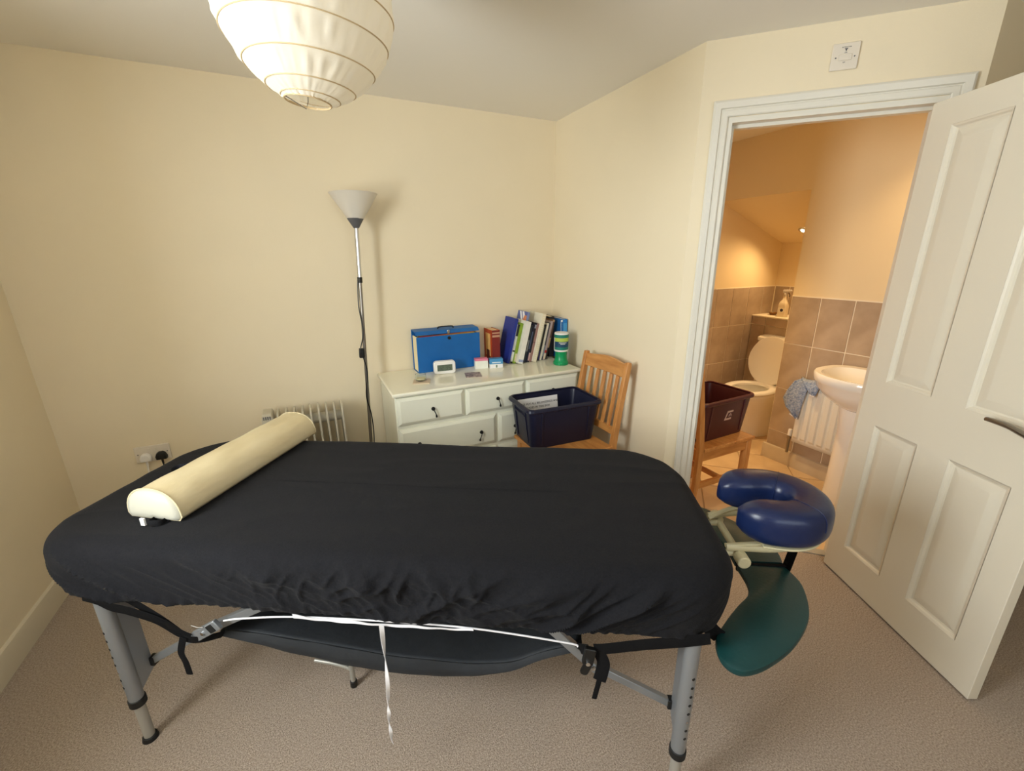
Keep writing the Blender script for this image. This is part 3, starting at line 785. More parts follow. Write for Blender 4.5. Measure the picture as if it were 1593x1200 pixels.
# ------------------------------------------------------------------ oil radiator
ht = thing('oil_heater', 'cream finned oil heater standing against the back wall', 'heater', (-.085, 2.535, 0))
bm = bm_new()
L = []
for x, s in ((-.205, .94), (-.198, 1), (-.158, 1), (-.150, .96)):
    L.append([(x, y*s, .385+z*s) for y, z in rrect(.066, .300, .03, 5)])
loft(bm, L, True, True); cb = obj('control_box', bm, 'heater', ht)
for k in range(4):
    bm = bm_new(); box(bm, -.196+k*.010, -.191+k*.010, -.0665, -.060, .655, .672); obj('vent_slot', bm, 'plastic_grey', cb, smooth=0)
bm = bm_new(); cyl(bm, (-.204, -.02, .60), (-.222, -.02, .60), .017, .015, 16); obj('dial', bm, 'heater', cb)
fin0 = None
for k in range(9):
    if fin0 is None:
        bm = bm_new(); L = []
        for x, s in ((-.006, .90), (-.004, .985), (0, 1.0), (.004, .985), (.006, .90)):
            L.append([(x, y*(s if abs(s) < 1 else 1), .375+z*(1-(1-s)*.25)) for y, z in rrect(.068, .305, .035, 6)])
        loft(bm, L, True, True)
        fin0 = obj('fin', bm, 'heater', ht); fin = fin0
    else: fin = copy_obj(fin0, ht)
    fin.location = (-.128+k*.0405, 0, 0)
for z in (.605, .13):
    bm = bm_new(); cyl(bm, (-.15, 0, z), (.200, 0, z), .030, seg=18); obj('oil_tube', bm, 'heater', ht)
for x in (-.11, .15):
    bm = bm_new(); tube(bm, smooth_path([(x, -.11, .03), (x, -.10, .05), (x, 0, .068), (x, .10, .05), (x, .11, .03)], 5), .008, 8); ft = obj('foot', bm, 'heater', ht)
    for y in (-.11, .11):
        bm = bm_new(); cyl(bm, (x-.01, y, .022), (x+.01, y, .022), .022, seg=16); obj('castor', bm, 'plastic_black', ft)

# ------------------------------------------------------------------ chairs
def make_chair(label, loc, rz):
    c = thing('wooden_chair', label, 'chair', loc, rz, 'pine slat back chairs')
    W = .185
    # rear legs run up as back posts
    for sy in (-1, 1):
        bm = bm_new(); L = []
        for (x, z, h) in ((-.235, 0, .015), (-.205, .25, .018), (-.205, .45, .019), (-.232, .65, .018), (-.275, .895, .016), (-.277, .918, .012)):
            L.append([(x-h, sy*W-.013, z), (x+h, sy*W-.013, z), (x+h, sy*W+.013, z), (x-h, sy*W+.013, z)])
        loft(bm, L, True, True); obj('leg', bm, 'wood_z', c, bevel=.003)
        bm = bm_new(); box(bm, .165, .203, sy*W-.019, sy*W+.019, 0, .43); obj('leg', bm, 'wood_z', c, bevel=.004)
        bm = bm_new(); box(bm, -.19, .168, sy*W-.010, sy*W+.010, .372, .428); obj('apron', bm, 'wood', c, bevel=.002)
        bm = bm_new(); box(bm, -.205, .168, sy*W-.009, sy*W+.009, .20, .235); obj('stretcher', bm, 'wood', c, bevel=.002)
    for x in (-.205, .184):
        bm = bm_new(); box(bm, x-.010, x+.010, -W+.012, W-.012, .372, .428); obj('apron', bm, 'wood_y', c, bevel=.002)
    bm = bm_new(); box(bm, -.01, .01, -W+.009, W-.009, .205, .232); obj('stretcher', bm, 'wood_y', c, bevel=.002)
    n = 5
    for k in range(n):
        x0 = -.188+k*.0825
        bm = bm_new(); box(bm, x0, x0+.0815, -.205, .205, .43, .45); obj('seat_plank', bm, 'wood_y', c, bevel=.003)
    # curved top rail with a wavy upper edge, lower rail, five splats
    def bx(z): return -.232-(z-.65)*.175
    bm = bm_new(); L = []
    for k in range(17):
        y = -W+.010+(2*W-.02)*k/16
        cv = -.012*math.cos((y/W)*PI/2)
        top = .912+.008*math.cos(y/W*PI)
        L.append([(bx(.83)-.010+cv, y, .832), (bx(.83)+.010+cv, y, .832), (bx(.90)+.010+cv, y, top), (bx(.90)-.010+cv, y, top)])
    loft(bm, L, True, True); obj('top_rail', bm, 'wood_y', c, bevel=.003)
    bm = bm_new(); L = []
    for k in range(9):
        y = -W+.010+(2*W-.02)*k/8
        cv = -.008*math.cos((y/W)*PI/2)
        L.append([(bx(.52)-.009+cv, y, .505), (bx(.52)+.009+cv, y, .505), (bx(.55)+.009+cv, y, .545), (bx(.55)-.009+cv, y, .545)])
    loft(bm, L, True, True); obj('lower_rail', bm, 'wood_y', c, bevel=.003)
    for k in range(5):
        y = -.118+k*.059
        cv = -.010*math.cos((y/W)*PI/2)
        bm = bm_new()
        loft(bm, [[(bx(z)-.006+cv, y-.0115, z), (bx(z)+.006+cv, y-.0115, z), (bx(z)+.006+cv, y+.0115, z), (bx(z)-.006+cv, y+.0115, z)] for z in (.54, .69, .83)], True, True)
        obj('back_slat', bm, 'wood_z', c, bevel=.002)
    return c
make_chair('pine slat back chair holding the navy box, beside the chest of drawers', (1.255, 1.928, 0), PI+math.radians(1.5))
make_chair('pine chair in the bathroom doorway under the maroon box', (2.06, 1.672, 0), 0)

# ------------------------------------------------------------------ storage boxes
def tub(name, label, loc, rz, hx, hy, h, m):
    b = thing(name, label, 'storage box', loc, rz)
    bm = bm_new(); t = .004
    L = []
    for z, sx, sy, r in ((.002, .80, .78, .03), (0, .82, .80, .03), (.01, .835, .82, .035), (h-.03, .93, .92, .035), (h-.028, .95, .94, .035), (h-.012, .955, .945, .035)):
        L.append(at(rrect(hx*sx, hy*sy, r, 5), z))
    n1 = len(L)
    for z, sx, sy, r in ((h-.012, .92, .91, .033), (h-.03, .905, .895, .033), (.012, .81, .79, .03), (.008, .79, .77, .028)):
        L.append(at(rrect(hx*sx, hy*sy, r, 5), z))
    loft(bm, L, True, True); obj('body', bm, m, b)
    bm = bm_new()
    L = [at(rrect(hx*.925, hy*.915, .033, 5), h-.010), at(rrect(hx*.985, hy*.98, .036, 5), h-.024), at(rrect(hx, hy, .037, 5), h-.018), at(rrect(hx*.99, hy*.985, .036, 5), h-.006),
         at(rrect(hx*.95, hy*.945, .034, 5), h), at(rrect(hx*.92, hy*.91, .033, 5), h-.002), at(rrect(hx*.925, hy*.915, .033, 5), h-.010)]
    loft(bm, L); bmesh.ops.remove_doubles(bm, verts=bm.verts, dist=1e-6); obj('rim', bm, m, b)
    for sx in (-1, 1):      # recessed hand-grip frames on the ends, ribs on the sides
        for yy in (-.45, .45):
            bm = bm_new()
            L = [[(sx*hx*f+e, yy*hy+d, z) for e, d in ((-.004, -.006), (.005, -.006), (.005, .006), (-.004, .006))] for f, z in ((.84, .02), (.935, h-.03))]
            loft(bm, L, True, True); obj('rib', bm, m, b, bevel=.002)
        bm = bm_new(); box(bm, sx*hx*.93-.006, sx*hx*.93+.006, -hy*.45, hy*.45, h-.062, h-.052); obj('grip', bm, m, b, bevel=.002)
    for sy in (-1, 1):
        for xx in (-.62, .62):
            bm = bm_new()
            L = [[(xx*hx+d, sy*hy*f+e, z) for d, e in ((-.006, -.004), (.006, -.004), (.006, .0045), (-.006, .0045))] for f, z in ((.82, .02), (.925, h-.03))]
            loft(bm, L, True, True); obj('rib', bm, m, b, bevel=.002)
    return b
bb = tub('storage_box', 'navy blue plastic storage box on the chair by the chest', (1.229, 2.005, .4505), math.radians(-3), .236, .156, .242, 'bin_blue')
for k in range(4):
    bm = bm_new(); cyl(bm, (-.14+k*.075, -.1565, .222), (-.14+k*.075, -.152, .222), .006, seg=12); obj('rim_stud', bm, 'bin_blue', bb)
nt_ = thing('paper_notice', 'white printed notice sheet standing inside the navy box', 'notice', (1.20, 2.045, .463), math.radians(-3))
bm = bm_new(); loft(bm, [[(-.145, .062, .0), (.12, .062, .0), (.12, .0905, .197), (-.145, .0905, .197)], [(-.145, .063, .0), (.12, .063, .0), (.12, .0915, .197), (-.145, .0915, .197)]], True, True); obj('sheet', bm, 'paper_white', nt_, smooth=0)
tilt = math.atan2(.0285, .197)
text_mesh('lettering', 'PLEASE PUT ALL BELONGINGS AND\nSHOES IN THIS BOX\nTHANK YOU', .0175, 'ink', nt_, Matrix.Translation((-.012, .0840, .158)) @ Matrix.Rotation(PI/2-tilt, 4, 'X'), spacing=1.35)
mb_ = tub('storage_box', 'maroon plastic storage box on the chair in the bathroom', (2.092, 1.675, .4505), math.radians(2), .225, .162, .246, 'bin_maroon')
bm = bm_new()
def mk(x, z, f): return (x, -.162*f-.0012, z)
outer = [(-.018, .110), (.000, .166), (.048, .166), (.048, .156), (.006, .156), (-.006, .121), (.040, .121), (.040, .110)]
fz = lambda z: .82+(.925-.82)*(z-.02)/(.246-.05)
loft(bm, [[(x, -.162*fz(z)-.0018, z) for x, z in outer], [(x, -.162*fz(z)+.001, z) for x, z in outer]], True, True)
obj('printed_mark', bm, cm(196, 170, 160), mb_, smooth=0)
bm = bm_new()
arc = [(.018, .130), (.022, .142), (.030, .146), (.036, .140), (.036, .130)]
tube(bm, [(x, -.162*fz(z)-.001, z) for x, z in arc], .0022, 6); obj('printed_mark', bm, cm(196, 170, 160), mb_)

# ------------------------------------------------------------------ massage table
RT = math.radians(-31)
AX = (math.cos(RT), math.sin(RT)); NX = (-AX[1], AX[0])
CA, CN = -.49, 1.2065                      # centre in axis / normal coordinates
def tw(a, n): return (a*AX[0]+n*NX[0], a*AX[1]+n*NX[1])
tcx, tcy = tw(CA, CN)
HL, HW = .963, .3705
TOPZ = .755
tbl = thing('massage_table', 'massage table in a black fitted cover on grey metal legs', 'massage table', (tcx, tcy, 0), RT)

# cover: rings from hem up over the edge to the middle of the top
def ring(inset, n=420, RN=.165, RF=.23):
    """rounded outline; near corners tighter than the far ones; loops of different inset line up"""
    hx, hy = max(HL-inset, .03), max(HW-inset, .001)
    rad = {'br': RN, 'bl': RN, 'tr': RF, 'tl': RF}
    ri = {k: min(max(r-inset, .0), hx, hy) for k, r in rad.items()}
    seq = [('b', 2*HL-2*RN), ('br', PI/2*RN), ('r', 2*HW-RN-RF), ('tr', PI/2*RF), ('t', 2*HL-2*RF), ('tl', PI/2*RF), ('l', 2*HW-RN-RF), ('bl', PI/2*RN)]
    tot = sum(q[1] for q in seq)
    pts = []
    rn, rf = ri['br'], ri['tr']
    for k in range(n):
        s_ = tot*k/n
        for nm, ln in seq:
            if s_ <= ln: break
            s_ -= ln
        t = s_/ln
        if nm == 'b': p = (-hx+rn+(2*hx-2*rn)*t, -hy)
        elif nm == 'r': p = (hx, -hy+rn+(2*hy-rn-rf)*t)
        elif nm == 't': p = (hx-rf-(2*hx-2*rf)*t, hy)
        elif nm == 'l': p = (-hx, hy-rf-(2*hy-rn-rf)*t)
        else:
            r = ri[nm]
            sx = 1 if nm[1] == 'r' else -1
            sy = 1 if nm[0] == 't' else -1
            a = {'br': -PI/2, 'tr': 0, 'tl': PI/2, 'bl': PI}[nm]+PI/2*t
            p = (sx*(hx-r)+r*math.cos(a), sy*(hy-r)+r*math.sin(a))
        pts.append(p)
    return pts
prof = []          # (inset, z) from the hem up and over the padded edge
HEMZ = .570
for k in range(5): prof.append((.034-.006*k, HEMZ-.006+.004*k))
for k in range(1, 31):
    t = k/30
    prof.append((.010-.014*math.sin(t*PI*.55), HEMZ+.010+(.695-HEMZ-.010)*t))
e0 = prof[-1]
for k in range(1, 15):
    a = PI/2*k/14
    prof.append((e0[0]+.066*(1-math.cos(a)), .695+(TOPZ-.695)*math.sin(a)))
for k in range(1, 25):
    t = k/24
    prof.append((e0[0]+.066+(.3675-e0[0]-.066)*t, TOPZ))
def ridged(p): return 1-abs(noise.noise(p))*2
def sstep(a, b, x):
    t = max(0, min(1, (x-a)/(b-a))); return t*t*(3-2*t)
loops = []
NR = 900
for (ins, z) in prof:
    base = ring(ins, NR)
    L = []
    for k, (x, y) in enumerate(base):
        p = Vector((x, y, z))
        side = 1-sstep(.690, TOPZ+.006, z)
        cen = Vector((max(-.72, min(.72, x)), 0, 0))
        nrm = Vector((x, y, 0))-cen; nrm.z = 0
        nrm = nrm.normalized() if nrm.length > 1e-4 else Vector((0, 0, 0))
        q = Vector((x, y, z))
        zz = z-.60
        wl, wr = sstep(.05, -.55, x), sstep(.15, .6, x)
        wm = max(0, 1-wl-wr)
        # long pulls sweeping down from the left end, rising to the right end, crinkles between
        fl = ridged(Vector(((zz+.40*x)*12, (x-.4*zz)*1.5+y*2, 2.3)))**3*.030 + ridged(Vector(((zz+.55*x)*30, (x-.5*zz)*3, 5.1)))**2*.006
        fr = ridged(Vector(((zz-.55*x)*15, (x+.55*zz)*1.8+y*2, 8.3)))**3*.028 + ridged(Vector(((zz-.75*x)*28, (x+.6*zz)*3, 1.1)))**2*.009
        fm = ridged(Vector((x*7+y*4, zz*9+x*2, 3.3)))**3*.024 + ridged(Vector((x*15, zz*17-x*5, 6.1)))**3*.010 + ridged(Vector((x*27+zz*20, zz*22, 9.1)))**2*.005
        gath = math.sin((x-y)*190+5*noise.noise(q*8))*(.6+.6*noise.noise(q*13+Vector((5, 1, 2))))
        gw = max(0, 1-(z-HEMZ)/.045)
        d = side*(1-.85*sstep(.72, .90, abs(x)))*(wl*fl+wr*fr+wm*fm-.007)*sstep(HEMZ-.03, HEMZ+.05, z) + gw*.0045*gath*(1 if z > HEMZ else .5)
        p += nrm*d
        if z > .70:
            tw_ = sstep(.70, .75, z)
            p.z += tw_*(.0016*noise.noise(Vector((x*3, y*18, 1)))+.0022*ridged(Vector((x*1.8+y*1.2, y*8, 4)))**3+.003*noise.noise(Vector((x*2.1, y*2.2, 9))))
        L.append(p)
    loops.append(L)
bm = bm_new(); loft(bm, loops, False, False)
vs_ = [v for v in bm.verts if False]
bmesh.ops.holes_fill(bm, edges=[e for e in bm.edges if e.is_boundary and all(v.co.z > .72 for v in e.verts)], sides=0)
cover = obj('fitted_cover', bm, 'black_cloth', tbl, smooth=80)
cover['label'] = 'crinkled black fitted cloth cover'
# elastic hem with stitched cord
hem = ring(.036, 420)
bm = bm_new(); tube(bm, [(x, y, HEMZ-.006) for x, y in hem], .004, 6, closed=True); obj('elastic_hem', bm, 'black_web', cover)
# deck under the padding
bm = bm_new(); prism(bm, [p for p in ring(.05, 120)], .585, .64); obj('deck', bm, 'plastic_black', tbl, smooth=20)

# legs
def leg(u, v, inner, detail=True):
    """telescopic leg at (u,v); inner = direction of the bracing plate along the table"""
    lg = bm_new(); cyl(lg, (u, v, .165), (u, v, .572), .0195, seg=20)
    lo = obj('leg', lg, 'alu', tbl)
    bm = bm_new()
    iv = -1 if v > 0 else 1
    loft(bm, [[(u+dx, v+iv*.010, .585), (u+dx, v+iv*.068, .585), (u+dx, v+iv*.068, .225), (u+dx, v+iv*.012, .185)] for dx in (-.009, .009)], True, True)
    obj('leg_plate', bm, 'alu', lo, smooth=0, bevel=.002)
    bm = bm_new(); cyl(bm, (u, v, .01), (u, v, .20), .0145, seg=18); obj('leg_extension', bm, 'alu_light', lo)
    bm = bm_new(); cyl(bm, (u, v, .150), (u, v, .176), .0225, seg=20); obj('leg_collar', bm, 'rubber', lo, bevel=.002)
    bm = bm_new(); cyl(bm, (u, v, 0), (u, v, .016), .0225, .019, 20); obj('foot', bm, 'rubber', lo, bevel=.002)
    for k in range(8):
        z = .235+k*.030
        a = -PI/2-.35*inner
        px, py = u+math.cos(a)*.0196, v+math.sin(a)*.0196
        bm = bm_new(); cyl(bm, (px-math.cos(a)*.002, py-math.sin(a)*.002, z), (px+math.cos(a)*.0006, py+math.sin(a)*.0006, z), .0042, seg=10)
        obj('pin_hole' if k != 2 else 'locking_pin', bm, 'rubber' if k != 2 else 'chrome', lo)
    return lo
LU, RU = -.775, .856
LV = .3345
for v in (-LV, LV):
    leg(LU, v, 1); leg(RU, v, -1)
for u, s in ((LU, 1), (RU, -1)):
    bm = bm_new(); box(bm, u-.010, u+.010, -.33, .33, .565, .59); obj('cross_bar', bm, 'alu', tbl, bevel=.002)
    for v in (-LV+.068, LV-.068):
        bm = bm_new()
        a, b = Vector((u+s*.012, v, .250)), Vector((u+s*(.245 if s > 0 else .236), v, .400 if s > 0 else .370))
        d = (b-a).normalized(); nn = Vector((-d.z, 0, d.x))
        def bar(a, b, hw, ht): loft(bm, [[p+nn*ht+Vector((0, hw, 0)), p+nn*ht-Vector((0, hw, 0)), p-nn*ht-Vector((0, hw, 0)), p-nn*ht+Vector((0, hw, 0))] for p in (a, b)], True, True)
        bar(a-d*.01, b, .008, .011)
        obj('brace', bm, 'alu', tbl, bevel=.002)
        bm = bm_new(); c = Vector((u+s*(.60 if s > 0 else .45), v, .590)); d = (c-b).normalized(); nn = Vector((-d.z, 0, d.x))
        bar(b-d*.03, c, .010, .013); obj('brace', bm, 'alu', tbl, bevel=.002)
        bm = bm_new(); cyl(bm, b+Vector((0, -.016, 0)), b+Vector((0, .016, 0)), .008, seg=14); obj('brace_pivot', bm, 'chrome', tbl)
        bm = bm_new(); box(bm, u+s*.012-.008, u+s*.012+.010, v-.011, v+.011, .234, .266); obj('brace_bracket', bm, 'rubber', tbl, bevel=.003)

# suspension cable (pale) under the hem
bm = bm_new(); tube(bm, smooth_path([(-.40, -.3465, .518), (-.346, -.3465, .530), (-.19, -.3465, .549), (.05, -.3465, .556), (.298, -.3465, .553), (.539, -.3465, .528), (.57, -.3465, .518)], 6), .0024, 8)
obj('tension_cord', bm, 'ribbon', tbl)

# ------------------------------------------------------------------ sling shelf hung under the table
sl = thing('fabric_sling', 'black fabric sling shelf hanging beneath the massage table', 'sling', (tcx, tcy, 0), RT)
U0, U1 = -.514, .590
SLV = .2515
TOPC = [(-.514, .374), (-.397, .372), (-.193, .348), (.007, .324), (.204, .314), (.301, .321), (.397, .338), (.490, .386), (.590, .423)]
BOTC = [(-.514, .362), (-.404, .336), (-.303, .314), (-.080, .275), (.082, .263), (.202, .268), (.300, .283), (.397, .313), (.491, .367), (.590, .406)]
def curve_z(C, u):
    P_ = smooth_path([(a, b, 0) for a, b in C], 8)
    for a, b in zip(P_, P_[1:]):
        if a.x <= u <= b.x+1e-9: return a.y+(b.y-a.y)*(u-a.x)/max(1e-9, b.x-a.x)
    return P_[-1].y if u > P_[0].x else P_[0].y
bm = bm_new(); loops = []
NU, NV = 60, 30
def sling_pt(i, j):
    t = i/NU; sv = j/NV
    u = U0+(U1-U0)*t
    v = -SLV+2*SLV*sv
    z = curve_z(TOPC, u)-.025*math.sin(sv*PI)*(4*t*(1-t))+.003*noise.noise(Vector((u*6, v*6, 0)))
    return Vector((u, v, z))
for i in range(NU+1): loops.append([sling_pt(i, j) for j in range(NV+1)])
loft(bm, loops, closed=False)
obj('fabric', bm, 'sling', sl, solid=.004)
for sd in (0, NV):
    bm = bm_new(); L = []
    for i in range(NU+1):
        p = sling_pt(i, sd); o_ = -1 if sd == 0 else 1
        hgt = p.z-curve_z(BOTC, p.x)
        wob = .003*noise.noise(Vector((p.x*12, 3, sd)))
        L.append([p+Vector((0, o_*(.003+wob), .004)), p+Vector((0, o_*(.010+wob), -hgt*.3)), p+Vector((0, o_*(.012+wob), -hgt*.7)), p+Vector((0, o_*(.006+wob), -hgt)), p+Vector((0, -o_*.002, -hgt)), p+Vector((0, -o_*.002, .002))])
    loft(bm, L, True, True); obj('edge_band', bm, 'sling', sl)
def strap(pts, wd=.032, th=.003, name='strap', par=sl, m='black_web', n=6):
    bm = bm_new(); tube(bm, smooth_path(pts, n), 0, 8, flat=(th, wd)); return obj(name, bm, m, par)
# left side: two straps from the leg to the buckle, tail hanging
strap([(-.80, -.3575, .580), (-.757, -.3570, .568), (-.725, -.3535, .545), (-.685, -.3465, .528), (-.622, -.3315, .484), (-.581, -.3190, .430), (-.555, -.3150, .410)])
strap([(-.70, -.345, .580), (-.674, -.340, .556), (-.618, -.3265, .487), (-.575, -.3165, .422)], .024)
strap([(-.569, -.3215, .417), (-.583, -.3245, .376), (-.585, -.3265, .356), (-.579, -.3265, .326), (-.577, -.3265, .280)], .022, .003)
strap([(-.575, -.3190, .412), (-.545, -.3150, .402), (-.520, -.300, .394), (-.500, -.262, .372)], .026)
bm = bm_new(); box(bm, -.050, .050, -.007, .007, -.017, .017); bk = obj('buckle', bm, 'alu', sl, loc=(-.505, -.3050, .432), rot=(0, math.radians(-33), 0), bevel=.003)
bm = bm_new(); cyl(bm, (-.010, -.011, .0), (-.010, -.004, .0), .0055, seg=12); obj('buckle_bolt', bm, 'chrome', bk)
bm = bm_new(); box(bm, .014, .036, -.009, -.004, -.013, .013); obj('buckle_slot', bm, 'rubber', bk, bevel=.001)
bm = bm_new(); tube(bm, [(.010, -.008, .016), (-.004, -.010, .026), (-.016, -.010, .040)], .0012, 6); obj('buckle_pin', bm, 'brushed', bk)
# right side
strap([(.885, -.3570, .584), (.820, -.3560, .567), (.732, -.3430, .535), (.648, -.3275, .497), (.616, -.3220, .487)], .036)
strap([(.625, -.3235, .483), (.640, -.3265, .450), (.638, -.3265, .415), (.633, -.3265, .385)], .034, .003)
strap([(.633, -.3265, .389), (.630, -.3270, .368), (.627, -.3270, .350), (.622, -.3280, .320)], .014, .003)
strap([(.605, -.3215, .480), (.590, -.300, .458), (.580, -.262, .418)], .030)
bm = bm_new(); box(bm, -.015, .015, -.007, .007, -.026, .026); bk = obj('buckle', bm, 'plastic_black', sl, loc=(.602, -.3280, .470), rot=(0, math.radians(8), 0), bevel=.003)
bm = bm_new(); cyl(bm, (.0, -.012, -.018), (.0, -.004, -.018), .006, seg=12); obj('buckle_bolt', bm, 'chrome', bk)
bm = bm_new(); prism(bm, rrect(.011, .022, .009, 4), -.004, .004, Matrix.Translation((.596, -.3260, .424)) @ Matrix.Rotation(math.radians(20), 4, 'Y') @ Matrix.Rotation(PI/2, 4, 'X')); obj('buckle_tongue', bm, 'plastic_black', sl, bevel=.002)

# white ribbon tucked under the hem, tail hanging down
rbn = thing('white_ribbon', 'white ribbon hanging from the hem of the black cover', 'ribbon', (tcx, tcy, 0), RT)
bm = bm_new(); L = []
for i in range(41):
    t = i/40; u = -.190+.49*t
    z = .550-.005*math.sin(t*PI)+.001*math.sin(t*40); h = .009*(1-.45*t)+.004*math.exp(-(t/.06)**2)
    L.append([(u, -.3500-.002*math.sin(t*17), z+h), (u, -.3515-.002*math.sin(t*17), z+h), (u+.002, -.352, z), (u+.002, -.3505, z)])
loft(bm, L, True, True); obj('waist_length', bm, 'ribbon', rbn)
bm = bm_new(); L = []
for i in range(121):
    t = i/120; z = .555-.425*t
    ang = .2+ (t*2.2*PI if t < .62 else 2.2*.62*PI+(t-.62)*6.2*PI)
    u = .060+.006*math.sin(t*6)*t-.006*t; v = -.3600-.004*t
    hw = .0062*(1-.25*t)
    c, s = math.cos(ang)*hw, math.sin(ang)*hw
    n_ = Vector((-math.sin(ang), math.cos(ang), 0))*.0007
    a = Vector((u+c, v+s, z)); b = Vector((u-c, v-s, z))
    L.append([a+n_, b+n_, b-n_, a-n_])
loft(bm, L, True, True); obj('tail', bm, 'ribbon', rbn, smooth=60)

# small stool frame whose foot shows below the sling
st = thing('low_stand', 'pale metal stand under the table, one black foot showing below the sling', 'stand', (tcx, tcy, 0), RT)
for (u, v) in ((-.197, -.11), (-.197, .20), (.17, .05), (.17, .20)):
    bm = bm_new(); cyl(bm, (u, v, .02), (u, v, .165), .0085, seg=14); lo = obj('leg', bm, 'alu_light', st)
    bm = bm_new(); cyl(bm, (u, v, 0), (u, v, .026), .0125, .0115, 14); obj('foot', bm, 'rubber', lo, bevel=.002)
bm = bm_new(); tube(bm, smooth_path([(-.197, -.11, .075), (-.22, -.11, .086), (-.27, -.11, .098), (-.33, -.11, .105)], 5), .006, 10); obj('side_arm', bm, 'alu_light', st)
bm = bm_new(); holed(bm, -.207, .18, -.12, .21, [(-.187, .16, -.10, .19)], .155, .170, lambda u, v, d: (u, v, d)); obj('top_frame', bm, 'alu_light', st, bevel=.003)

# ------------------------------------------------------------------ bolster on the table
bz = TOPZ+.004
p0, p1 = Vector((-.470, 1.416)), Vector((-.106, 1.922))
bd = (p1-p0); BL = bd.length; brz = math.atan2(bd.y, bd.x)
bo = thing('bolster', 'half round cream vinyl bolster lying across the black table', 'bolster', (p0.x, p0.y, bz), brz)
def half(wd, h, n=18, flat=.012):
    pts = []
    for k in range(n+1):
        a = PI*k/n
        pts.append((wd*math.copysign(abs(math.cos(a))**.85, math.cos(a)), flat+(h-flat)*math.sin(a)**.9))
    pts += [(-wd+.008, .001), (0, 0), (wd-.008, .001)]
    return pts
bm = bm_new(); L = []
for k in range(25):
    t = k/24; e = .012*(abs(2*t-1)**8)
    L.append([(BL*t, y*(1-e), z*(1-e)+(.0025*noise.noise(Vector((t*9, y*20, z*18))) if z > .02 else 0)) for y, z in half(.090, .094)])
loft(bm, L, False, False); obj('vinyl_sleeve', bm, 'cream_vinyl', bo, smooth=60)
for x, s in ((0, -1), (BL, 1)):
    bm = bm_new(); L = []
    for ins, d in ((1, 0), (.97, .006), (.8, .012), (.4, .016), (.02, .017)):
        L.append([(x+s*d, y*ins, .040+(z-.040)*ins) for y, z in half(.089, .0925)])
    loft(bm, L, False, True); obj('end_cap', bm, 'cream_vinyl_end', bo, smooth=60)
    bm = bm_new(); tube(bm, [(x+s*.002, y, z) for y, z in half(.0905, .0945)], .0022, 6, closed=True); obj('piping', bm, 'cream_vinyl', bo)
bm = bm_new(); tube(bm, smooth_path([(.02, -.03, .0015), (-.02, -.045, .003), (-.035, -.03, .007), (-.03, -.012, .004), (.02, -.005, .0015)], 6), 0, 8, flat=(.003, .020)); 
for v in bm.verts: v.co.z = max(v.co.z, -.001)
sto = obj('strap', bm, 'black_web', bo)
bm = bm_new(); box(bm, -.042, -.036, -.008, .006, .001, .024); obj('care_tag', bm, 'plastic_white', bo, bevel=.001)
bm = bm_new(); tube(bm, smooth_path([(.150, .075, .014), (.165, .118, .018), (.190, .148, .026), (.215, .142, .034), (.230, .115, .032), (.245, .080, .022)], 7), 0, 8, flat=(.003, .044)); obj('strap_loop', bm, 'loop_web', bo)

# ------------------------------------------------------------------ face cradle at the table end
fc = thing('face_cradle', 'navy horseshoe face cushion on cream brackets at the table end', 'face cradle', (tcx, tcy, 0), RT)
def L2(a, n): return (a-CA, n-CN)           # axis/normal -> table local
fz0 = .750
path = []
cxu, cyv = L2(.671, 1.193)
RC, RV = .094, .096
for k in range(8):
    t = k/8
    path.append((cxu-.128+.128*t, cyv-RV*(.70+.30*math.sin(t*PI/2)), 0))
for k in range(25):
    a = -PI/2+PI*k/24
    path.append((cxu+RC*math.cos(a)*1.0, cyv+RV*math.sin(a), 0))
for k in range(1, 9):
    t = 1-k/8
    path.append((cxu-.128+.128*t, cyv+RV*(.70+.30*math.sin(t*PI/2)), 0))
P = [Vector(p) for p in path]
bm = bm_new(); loops = []
n = len(P)
# superelliptic cushion section swept along the horseshoe, pinched at both ends
ends = [.22, .52, .74, .88, .96]
for i, p in enumerate(P):
    t = (P[min(i+1, n-1)]-P[max(i-1, 0)]).normalized()
    s = Vector((t.y, -t.x, 0))
    k = min(i, n-1-i)
    w_ = ends[k] if k < len(ends) else 1
    hw, hh = .057*w_, .055*(w_**.5)
    L = []
    for q in range(32):
        a = 2*PI*q/32
        c, si = math.cos(a), math.sin(a)
        yy = math.copysign(abs(c)**.58, c)*hw
        zz = math.copysign(abs(si)**.62, si)*hh
        L.append(Vector((p.x, p.y, fz0))+s*yy+Vector((0, 0, zz)))
    loops.append(L)
loft(bm, loops, True, True); cu = obj('cushion', bm, 'blue_vinyl', fc, smooth=60)
for idx in (12, 28):                        # seams across the pad
    p = P[idx]; t = (P[idx+1]-P[idx-1]).normalized(); s = Vector((t.y, -t.x, 0))
    L = []
    for q in range(11):
        a = PI*q/10
        c, si = math.cos(a), math.sin(a)
        L.append(Vector((p.x, p.y, fz0))+s*(math.copysign(abs(c)**.58, c)*.0575)+Vector((0, 0, abs(si)**.62*.0555)))
    bm = bm_new(); tube(bm, L, .0016, 6); obj('seam', bm, 'blue_vinyl', cu)
bm = bm_new(); L = []
for i, p in enumerate(P):
    if i < 4 or i > n-5: continue
    t = (P[min(i+1, n-1)]-P[max(i-1, 0)]).normalized(); s = Vector((t.y, -t.x, 0))
    L.append([Vector((p.x, p.y, z))+s*o for z, o in ((.6945, -.030), (.6945, .042), (.687, .040), (.687, -.030))])
loft(bm, L, True, True); obj('pad_plate', bm, 'plastic_cream', fc, bevel=.002)
